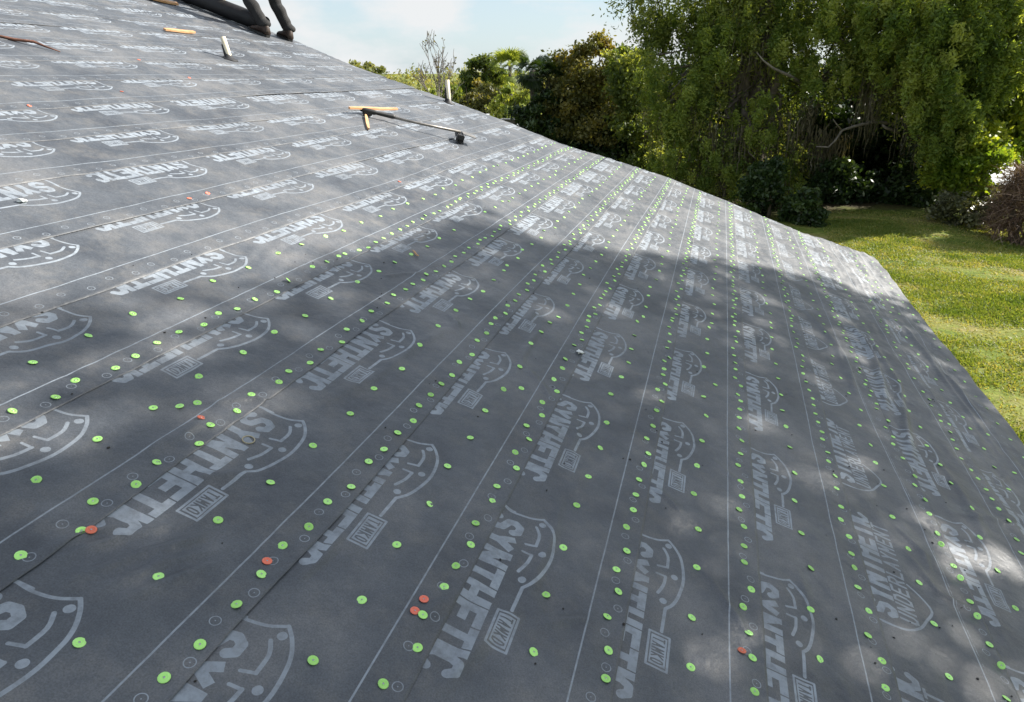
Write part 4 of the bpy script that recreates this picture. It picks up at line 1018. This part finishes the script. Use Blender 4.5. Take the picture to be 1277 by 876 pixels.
bm = bmesh.new(); add_tube(bm, [(top[0], top[1], 0), tuple(top)], [.16, .11], 8); link('pole', bm_mesh('pole', bm, True), root, M_POLE)
bm = bmesh.new(); add_box(bm, (top[0], top[1], top[2] - .9), (1.3, .1, .1)); link('crossarm', bm_mesh('crossarm', bm), root, M_POLE)

# ================================================================= THINGS ON THE ROOF
UPR = Vector(n_r.tolist())
M_CREAM = simple_mat('cream plastic pipe', (.66, .58, .42), (.76, .69, .54), 25, .45, .1, .001)
M_BLACK = simple_mat('black rubber', (.008, .008, .009), (.02, .02, .022), 20, .55, .3, .001)
M_WOOD = simple_mat('fresh pine lath', (.52, .28, .13), (.64, .38, .20), 12, .7, .3, .001)
M_GREY = simple_mat('grey tube steel', (.16, .15, .14), (.26, .24, .22), 20, .4, .1, .001, metal=.4)
M_RUST = simple_mat('rusty strap', (.10, .045, .03), (.20, .09, .06), 30, .8, .4, .001)
def vent(label, n, t, hgt, r, lean):
    b = pt(n, t, 0); root = empty('vent_pipe', b); tag(root, label, 'pipe')
    top = b + Vector((lean[0], lean[1], hgt))
    bm = bmesh.new()
    seg = 16; ax = (top - b).normalized(); u, v = frame_of(ax)
    for (r0, r1) in ((r, r * .86),):
        rings = []
        for p, q in ((b - ax * .03, r0), (top, r0), (top, r1), (b, r1)):
            rings.append([bm.verts.new(p + (u * math.cos(6.2832 * j / seg) + v * math.sin(6.2832 * j / seg)) * q) for j in range(seg)])
        for a_, b_ in zip(rings, rings[1:]):
            for j in range(seg): bm.faces.new((a_[j], a_[(j + 1) % seg], b_[(j + 1) % seg], b_[j]))
    link('pipe', bm_mesh('pipe', bm, True), root, M_CREAM)
    bm = bmesh.new()                      # rubber boot: cone and ragged flange
    rings = []
    for h_, q in ((.003, r * 3.0), (.006, r * 2.9), (.012, r * 1.7), (.045, r * 1.25), (.05, r * 1.03)):
        rings.append([bm.verts.new(b + (UPR if h_ < .02 else ax) * h_ + (Vector(e_s.tolist()) * math.cos(6.2832 * j / seg) + Vector((0, 1, 0)) * math.sin(6.2832 * j / seg)) * q * (1 + .12 * math.sin(j * 2.7) * (q > r * 2))) for j in range(seg)])
    for a_, b_ in zip(rings, rings[1:]):
        for j in range(seg): bm.faces.new((a_[j], a_[(j + 1) % seg], b_[(j + 1) % seg], b_[j]))
    bm.faces.new(rings[0][::-1])
    link('pipe_boot', bm_mesh('pipe_boot', bm, True), root, M_BLACK)
    bm = bmesh.new()                      # black strip added as the pipe's shaded uphill side
    add_tube(bm, [b + Vector((-.024, -.012, .01)), b + Vector((-.024, -.010, .01)) + (top - b) * .62], [r * .8, r * .55], 8)
    link('pipe_shade', bm_mesh('pipe_shade', bm, True), root, M_BLACK)
vent('leaning cream vent pipe high on the roof below the worker', -5.07, 14.47, .20, .026, (-.055, .01))
vent('upright cream vent pipe close to the far rake', -1.61, 19.75, .27, .027, (-.012, .0))

def lath(label, p, q, w, th, name='wood_lath', h=.012):
    a, b = pt(*p, h), pt(*q, h)
    bm = bmesh.new(); d = (b - a); L = d.length; d.normalize(); sd = d.cross(UPR).normalized()
    m = 7; rings = []
    for i in range(m + 1):
        s = i / m; ww = w * (.55 + .45 * min(1, 4 * s, 4 * (1 - s)) + .06 * math.sin(i * 2.1))
        c_ = a + d * L * s + UPR * (.002 * math.sin(i))
        rings.append([bm.verts.new(c_ + sd * ww / 2 * x + UPR * th * z) for x, z in ((-1, 0), (1, 0), (1, 1), (-1, 1))])
    for a_, b_ in zip(rings, rings[1:]):
        for j in range(4): bm.faces.new((a_[j], a_[(j + 1) % 4], b_[(j + 1) % 4], b_[j]))
    bm.faces.new(rings[0][::-1]); bm.faces.new(rings[-1])
    return tag(link(name, bm_mesh(name, bm), None, M_WOOD), label, 'wood lath')
lath('long splintered pine lath lying across the black end of the broom', (-1.58, 13.75), (-1.28, 15.5), .038, .018, h=.05)
lath('short pine stick slanting below the black end of the broom', (-1.35, 14.1), (-.72, 13.05), .026, .016)
lath('short pine lath lying by itself under the worker', (-6.97, 14.6), (-6.93, 15.55), .06, .018)
lath('tan board lying at the upper end of the dark roll', (-10.35, 17.3), (-9.75, 18.3), .14, .022)
lath('tiny orange splinter among the green caps in mid roof', (2.64, 7.96), (2.77, 7.86), .009, .005)

def broom():
    a, b = pt(-1.42, 14.2, .05), pt(.45, 15.25, .10)
    root = empty('push_broom', a); tag(root, 'long handled black headed broom lying on the upper roof', 'broom')
    d = (b - a).normalized(); sd = d.cross(UPR).normalized()
    bm = bmesh.new(); add_tube(bm, [a, a.lerp(b, .5) + UPR * -.008, b], .013, 10); link('handle', bm_mesh('handle', bm, True), root, M_GREY)
    bm = bmesh.new(); add_tube(bm, [a - d * .05, a, a + d * .08, a + d * .1, a + d * .26, a + d * .28], [.016, .024, .024, .018, .022, .016], 10); link('grip', bm_mesh('grip', bm, True), root, M_BLACK)
    bm = bmesh.new(); add_box(bm, a + d * .02 - UPR * .02, (.09, .05, .05), Matrix((d, sd, UPR)).transposed()); bmesh.ops.bevel(bm, geom=bm.edges[:], offset=.01, segments=2, affect='EDGES'); link('bracket', bm_mesh('bracket', bm), root, M_BLACK)
    Rm = Matrix((sd, d, UPR)).transposed()
    bm = bmesh.new(); add_box(bm, b - UPR * .035, (.20, .07, .045), Rm); bmesh.ops.bevel(bm, geom=bm.edges[:], offset=.008, segments=2, affect='EDGES'); link('head', bm_mesh('head', bm), root, M_BLACK)
    bm = bmesh.new()
    for i in range(90):
        p = b + sd * random.uniform(-.095, .095) + d * random.uniform(-.03, .03) - UPR * .05
        add_tube(bm, [p, p - UPR * .045 + sd * random.gauss(0, .006) + d * random.gauss(.01, .006)], [.003, .0015], 4)
    br = link('bristles', bm_mesh('bristles', bm), root, M_BLACK)
    bm = bmesh.new(); q = b + d * .07 + UPR * -.03
    vs = [bm.verts.new(q + sd * x + d * y + UPR * z) for x, y, z in ((-.05, -.05, .03), (.05, -.05, .03), (.06, .09, .012), (-.06, .09, .012))]
    vb = [bm.verts.new(v.co - UPR * .006) for v in vs]
    bm.faces.new(vs); bm.faces.new(vb[::-1])
    for i in range(4): bm.faces.new((vs[i], vb[i], vb[(i + 1) % 4], vs[(i + 1) % 4]))
    link('scraper_plate', bm_mesh('scraper_plate', bm), root, M_GREY)
broom()

# rusty strap at the upper left
bm = bmesh.new()
pts_ = [(-6.3, 8.3), (-6.05, 9.0), (-5.885, 9.6), (-5.72, 9.72), (-5.5, 9.88), (-5.35, 9.98), (-5.17, 10.09)]
P_ = [pt(n, t, .018 + .012 * math.sin(i * 1.9)) for i, (n, t) in enumerate(pts_)]
add_tube(bm, P_, [.010, .010, .010, .012, .011, .008, .004], 6)
tag(link('strap', bm_mesh('strap', bm, True), None, M_RUST), 'thin rusty strap lying on the roof at the upper left edge', 'strap')

# crumpled white scraps, clear ring, dark crumbs
def scrap(label, n, t, r, mat):
    bm = bmesh.new(); bmesh.ops.create_icosphere(bm, subdivisions=2, radius=r)
    for v in bm.verts: v.co = v.co * random.uniform(.45, 1.35); v.co.z = v.co.z * .55 + r * .45
    me = bm_mesh('paper_scrap', bm); o = link('paper_scrap', me, None, mat); o.location = pt(n, t, float(surf_h(np.array([n]), np.array([t]))[0])); o.rotation_euler = (0, TH, random.random() * 6)
    tag(o, label, 'scrap')
M_PAPER = simple_mat('white paper', (.70, .72, .70), (.85, .86, .84), 30, .8, .4, .002)
scrap('crumpled white scrap on a shield print at the left edge of the roof', -.44, 5.17, .017, M_PAPER)
scrap('crumpled white scrap beside a course line in the middle of the roof', 5.19, 7.12, .020, M_PAPER)
bm = bmesh.new()
rc = pt(3.385, 3.528, float(surf_h(np.array([3.385]), np.array([3.528]))[0]) + .002)
ring_p = [rc + Vector(e_s.tolist()) * math.cos(a_) * .018 + Vector((0, 1, 0)) * math.sin(a_) * .018 for a_ in np.linspace(0, 2 * math.pi, 25)]
add_tube(bm, ring_p, .0018, 6, False)
M_AMBER = simple_mat('cloudy amber plastic', (.36, .31, .19), (.44, .38, .25), 40, .35, .1, .001)
tag(link('plastic_ring', bm_mesh('plastic_ring', bm, True), None, M_AMBER), 'small amber plastic ring lying on the large letters', 'ring')
bm = bmesh.new()
for i in range(150):
    n = random.uniform(1, 11.2) if i > 25 else random.uniform(8.2, 10.8); t = random.uniform(1.5, 12)
    if i < 8: n, t = [(2.79, 2.91), (4.1, 5.18), (7.9, 5.6), (7.3, 7.1), (9.9, 5.6), (8.9, 5.1), (5.1, 6.1), (8.3, 4.6)][i]
    r_ = random.uniform(.0025, .006)
    m4 = Matrix.Translation(pt(n, t, float(surf_h(np.array([n]), np.array([t]))[0]) + r_ * .4)) @ Matrix.Rotation(random.random() * 6, 4, 'Z') @ Matrix.Diagonal((1, random.uniform(.4, 1), .5, 1))
    bmesh.ops.create_icosphere(bm, subdivisions=1, radius=r_, matrix=m4)
tag(link('grit', bm_mesh('grit', bm), None, simple_mat('dark asphalt crumbs', (.012, .012, .013), (.05, .045, .04), 60, .9, 0, .001)), 'dark crumbs of old shingle scattered over the membrane', 'grit', kind='stuff')

# roll of membrane up at the top of the rake
ra, rb = pt(-12.6, 19.35, .105), pt(-7.55, 19.3, .105)
root = empty('membrane_roll', ra); tag(root, 'thick dark roll of membrane lying up the slope at the top of the roof', 'roll')
bm = bmesh.new(); d = (rb - ra).normalized(); seg = 28
u, v = frame_of(d); rings = []
for i in range(12):
    p = ra.lerp(rb, i / 11); rings.append([bm.verts.new(p + (u * math.cos(6.2832 * j / seg) + v * math.sin(6.2832 * j / seg)) * (.10 + .003 * math.sin(i * 1.7 + j * .9))) for j in range(seg)])
inner = [[bm.verts.new(p + (u * math.cos(6.2832 * j / seg) + v * math.sin(6.2832 * j / seg)) * .045) for j in range(seg)] for p in (ra, rb)]
for a_, b_ in zip(rings, rings[1:]):
    for j in range(seg): bm.faces.new((a_[j], a_[(j + 1) % seg], b_[(j + 1) % seg], b_[j]))
for rg, inn in ((rings[0], inner[0]), (rings[-1], inner[1])):
    for j in range(seg): bm.faces.new((rg[j], inn[j], inn[(j + 1) % seg], rg[(j + 1) % seg]))
M_ROLL = simple_mat('black back of the membrane', (.004, .004, .005), (.009, .009, .011), 12, .62, .4, .004)
link('wound_membrane', bm_mesh('wound_membrane', bm, True), root, M_ROLL)
bm = bmesh.new(); rings = []
for p, q in ((ra, .045), (rb + d * .004, .045), (rb + d * .004, .038), (ra, .038)):
    rings.append([bm.verts.new(p + (u * math.cos(6.2832 * j / seg) + v * math.sin(6.2832 * j / seg)) * q) for j in range(seg)])
for a_, b_ in zip(rings, rings[1:]):
    for j in range(seg): bm.faces.new((a_[j], a_[(j + 1) % seg], b_[(j + 1) % seg], b_[j]))
link('core_tube', bm_mesh('core_tube', bm, True), root, simple_mat('brown cardboard', (.30, .21, .13), (.38, .28, .18), 20, .9, .1, .001))

# ---------------------------------------------------------------- the worker bending over the roll
M_SKIN = simple_mat('tanned skin', (.36, .20, .13), (.44, .26, .17), 12, .5, .2, .001)
M_TROUS = simple_mat('dark work trousers', (.009, .009, .010), (.022, .021, .021), 14, .85, .9, .006)
M_SHIRT = simple_mat('dull red shirt', (.20, .045, .035), (.30, .075, .055), 9, .85, .8, .006)
M_BOOTS = simple_mat('brown leather boot', (.022, .012, .008), (.05, .027, .016), 25, .6, .5, .002)
M_SOLE = simple_mat('black boot sole', (.012, .012, .012), (.03, .03, .03), 40, .8, .4, .001)
M_HAIR = simple_mat('dark hair', (.012, .009, .007), (.03, .02, .015), 60, .6, .9, .003)
M_HAT = simple_mat('straw coloured cap', (.50, .44, .32), (.60, .54, .42), 30, .8, .3, .002)
M_GLOVE = simple_mat('pale work glove', (.55, .50, .36), (.68, .62, .46), 40, .8, .4, .002)

def skin_mesh(name, nodes, edges, parent, mat, sub=2, root_i=0):
    """nodes: (co, (rx, ry)); grown into one continuous surface"""
    me = bpy.data.meshes.new(name); me.from_pydata([n_[0] for n_ in nodes], edges, []); me.update()
    o = link(name, me, parent, mat)
    md = o.modifiers.new('skin', 'SKIN'); md.use_smooth_shade = True; md.branch_smoothing = .4
    for i, n_ in enumerate(nodes):
        s = me.skin_vertices[0].data[i]; s.radius = n_[1] if hasattr(n_[1], '__len__') else (n_[1], n_[1]); s.use_root = (i == root_i)
    sb = o.modifiers.new('sub', 'SUBSURF'); sb.levels = sub; sb.render_levels = sub
    return o

fA, fB = np.array(pt(-7.42, 18.95, 0)), np.array(pt(-7.10, 19.72, 0))      # ankles' feet on the slope; toes point up the slope
fw = -e_s; lat = np.array([0, 1., 0]); up = np.array([0, 0, 1.])
fh = np.array([-1., 0, 0])
ankA, ankB = fA + n_r * .09 - fw * .06, fB + n_r * .09 - fw * .06
kneeA = ankA + up * .40 + fh * .24; kneeB = ankB + up * .42 + fh * .17 + lat * -.05
hip = (kneeA + kneeB) / 2 + up * .33 - fh * .22 + lat * .02
hipA, hipB = hip - lat * .10, hip + lat * .10
chest = hip + up * .34 + fh * .36; neck = chest + up * .10 + fh * .17; head = neck + up * .04 + fh * .16
shA, shB = chest + up * .07 + fh * .10 - lat * .18, chest + up * .07 + fh * .10 + lat * .18
roll_c = np.array(pt(-9.15, 19.3, .105)); roll_c2 = np.array(pt(-9.75, 19.3, .105))
haA, haB = roll_c + n_r * .12 + lat * -.05, roll_c2 + n_r * .12 + lat * .02
elA = (shA + haA) / 2 - lat * .10 - fh * .03; elB = (shB + haB) / 2 + lat * .10 - fh * .03
person = empty('person', ((fA + fB) / 2).tolist())
tag(person, 'worker in dark trousers and brown boots bending over the roll', 'person')
N_, E_ = [], []
def nd(p, r): N_.append((tuple(p), r)); return len(N_) - 1
def chain(a, pts_r):
    for p, r_ in pts_r:
        b = nd(p, r_); E_.append((a, b)); a = b
    return a
i_hip = nd(hip, (.13, .11)); i_w = chain(i_hip, [(hip * .55 + chest * .45, (.12, .09)), (chest, (.15, .10))])
i_nk = chain(i_w, [(neck, .055), (neck * .4 + head * .6, .06), (head, (.085, .095)), (head + fh * .05 - up * .04, (.06, .07))])
for s_, hp, kn, an in ((-1, hipA, kneeA, ankA), (1, hipB, kneeB, ankB)):
    chain(i_hip, [(hp, .085), (hp * .5 + kn * .5, .075), (kn, .055), (kn * .6 + an * .4, .052), (an, .036)])
for s_, sh_, el, ha in ((-1, shA, elA, haA), (1, shB, elB, haB)):
    w_ = chain(i_w, [(sh_, .055), (el, .040), (el * .25 + ha * .75, .030), (ha, .028)])
skin_mesh('body', N_, E_, person, M_SKIN)
def fingers(ha, s_):
    """glove: palm with four unequal curled fingers and a thumb closing round the roll"""
    N2, E2 = [], []
    ax_f = lat * -s_ * -1; ax_f = lat * (1 if s_ < 0 else -1); across = fw
    N2.append((tuple(ha), .026)); N2.append((tuple(ha + ax_f * .045 - up * .004), .024)); E2.append((0, 1))
    for q in range(4):
        L = (.072, .082, .076, .060)[q]; o_ = across * (q - 1.5) * .021; st = ha + ax_f * .055 + o_
        i0 = len(N2); N2.append((tuple(st), .0105)); N2.append((tuple(st + ax_f * L * .45 - n_r * L * .12), .0098)); N2.append((tuple(st + ax_f * L * .75 - n_r * L * .42), .009)); N2.append((tuple(st + ax_f * L * .88 - n_r * L * .75), .008))
        E2 += [(1, i0), (i0, i0 + 1), (i0 + 1, i0 + 2), (i0 + 2, i0 + 3)]
    i0 = len(N2); N2.append((tuple(ha + across * -.035 + ax_f * .015), .012)); N2.append((tuple(ha + across * -.055 + ax_f * .045 - n_r * .015), .011)); N2.append((tuple(ha + across * -.05 + ax_f * .07 - n_r * .035), .009))
    E2 += [(0, i0), (i0, i0 + 1), (i0 + 1, i0 + 2)]
    skin_mesh('glove', N2, E2, person, M_GLOVE, 2)
fingers(haA, -1); fingers(haB, 1)
# trousers, shirt
N_, E_ = [], []
i_hip = nd(hip, (.15, .13)); chain(i_hip, [(hip * .75 + chest * .25, (.14, .11))])
for hp, kn, an in ((hipA, kneeA, ankA), (hipB, kneeB, ankB)):
    k1 = kn * .62 + an * .38; k2 = kn * .3 + an * .7
    chain(i_hip, [(hp, .105), (hp * .5 + kn * .5, .098), (kn * .85 + hp * .15 + fh * .012, .082), (kn * .85 + an * .15, .086), (kn * .74 + an * .26 + fh * .012, .078), (k1 - fh * .014, .088), (kn * .45 + an * .55 + fh * .008, .074), (k2 - fh * .008, .082), (k2 * .6 + an * .4 + fh * .012, .070), (an + up * .045 - fh * .012, .084), (an + up * .01, .066)])
skin_mesh('trousers', N_, E_, person, M_TROUS)
N_, E_ = [], []
i_w = nd(hip * .92 + chest * .08, (.150, .125)); i_c = chain(i_w, [(hip * .4 + chest * .6, (.15, .12)), (chest, (.165, .12)), ]); chain(i_c, [(chest * .5 + neck * .5, (.09, .08))])
for sh_, el, ha in ((shA, elA, haA), (shB, elB, haB)):
    chain(i_c, [(sh_, .075), (sh_ * .5 + el * .5, .062), (el, .055), (el * .4 + ha * .6, .048), (el * .12 + ha * .88, .040)])
skin_mesh('shirt', N_, E_, person, M_SHIRT)
bm = bmesh.new(); bmesh.ops.create_icosphere(bm, subdivisions=3, radius=1)
for v_ in bm.verts:
    c_ = Vector(head.tolist()) + Vector((0.005, 0, .025)); v_.co = c_ + Vector((v_.co.x * .112, v_.co.y * .100, max(v_.co.z, -.25) * .105))
link('cap', bm_mesh('cap', bm, True), person, M_HAT)
bm = bmesh.new(); add_box(bm, tuple(head + fh * .14 + up * .0), (.11, .13, .008)); bmesh.ops.bevel(bm, geom=bm.edges[:], offset=.003, segments=1, affect='EDGES'); link('cap_peak', bm_mesh('cap_peak', bm), person, M_HAT)
bm = bmesh.new(); bmesh.ops.create_icosphere(bm, subdivisions=3, radius=1)
for v_ in bm.verts: v_.co = Vector(head.tolist()) + Vector((.055 + v_.co.x * .075, v_.co.y * .096, -.01 + v_.co.z * .085))
link('hair', bm_mesh('hair', bm, True), person, M_HAIR)
for dy in (-.033, .033):
    bm = bmesh.new(); bmesh.ops.create_icosphere(bm, subdivisions=2, radius=.011, matrix=Matrix.Translation(Vector((head + fh * .105 - up * .045 + lat * dy).tolist()))); link('eye', bm_mesh('eye', bm, True), person, M_HAIR)
def boot(f, yaw):
    """heel to toe along the slope, sole in contact"""
    fwv = Vector((fw * math.cos(yaw) + lat * math.sin(yaw)).tolist()); nv = Vector(n_r.tolist()); sv = fwv.cross(nv).normalized()
    f = Vector(f.tolist())
    prof = [(-.13, .040, .085), (-.11, .043, .13), (-.06, .045, .19), (-.01, .045, .185), (.04, .043, .115), (.09, .047, .082), (.14, .048, .068), (.175, .036, .050), (.19, .018, .032)]
    bm = bmesh.new(); rings = []
    for y, w, h_ in prof:
        c0 = f + fwv * y
        ring = []
        for j in range(12):
            a_ = 2 * math.pi * j / 12; x = math.cos(a_) * w; z = .018 + (h_ - .018) * (.5 + .5 * math.sin(a_))
            x *= 1 - .25 * max(0, math.sin(a_))
            ring.append(bm.verts.new(c0 + sv * x + nv * z))
        rings.append(ring)
    for a_, b_ in zip(rings, rings[1:]):
        for j in range(12): bm.faces.new((a_[j], a_[(j + 1) % 12], b_[(j + 1) % 12], b_[j]))
    bm.faces.new(rings[0][::-1]); bm.faces.new(rings[-1])
    o = link('boot', bm_mesh('boot', bm, True), person, M_BOOTS)
    bm = bmesh.new(); top_, bot_ = [], []
    ol = [(-.135, .03), (-.10, .042), (-.02, .040), (.06, .043), (.13, .050), (.18, .036), (.197, .012)]
    ol = [(y, w) for y, w in ol] + [(y, -w) for y, w in ol[::-1]]
    for y, w in ol:
        top_.append(bm.verts.new(f + fwv * y + sv * w + nv * .026)); bot_.append(bm.verts.new(f + fwv * y + sv * w + nv * .004))
    bm.faces.new(top_); bm.faces.new(bot_[::-1])
    for j in range(len(ol)): bm.faces.new((top_[j], bot_[j], bot_[(j + 1) % len(ol)], top_[(j + 1) % len(ol)]))
    link('sole', bm_mesh('sole', bm), o, M_SOLE)
boot(fA, .25); boot(fB, .5)
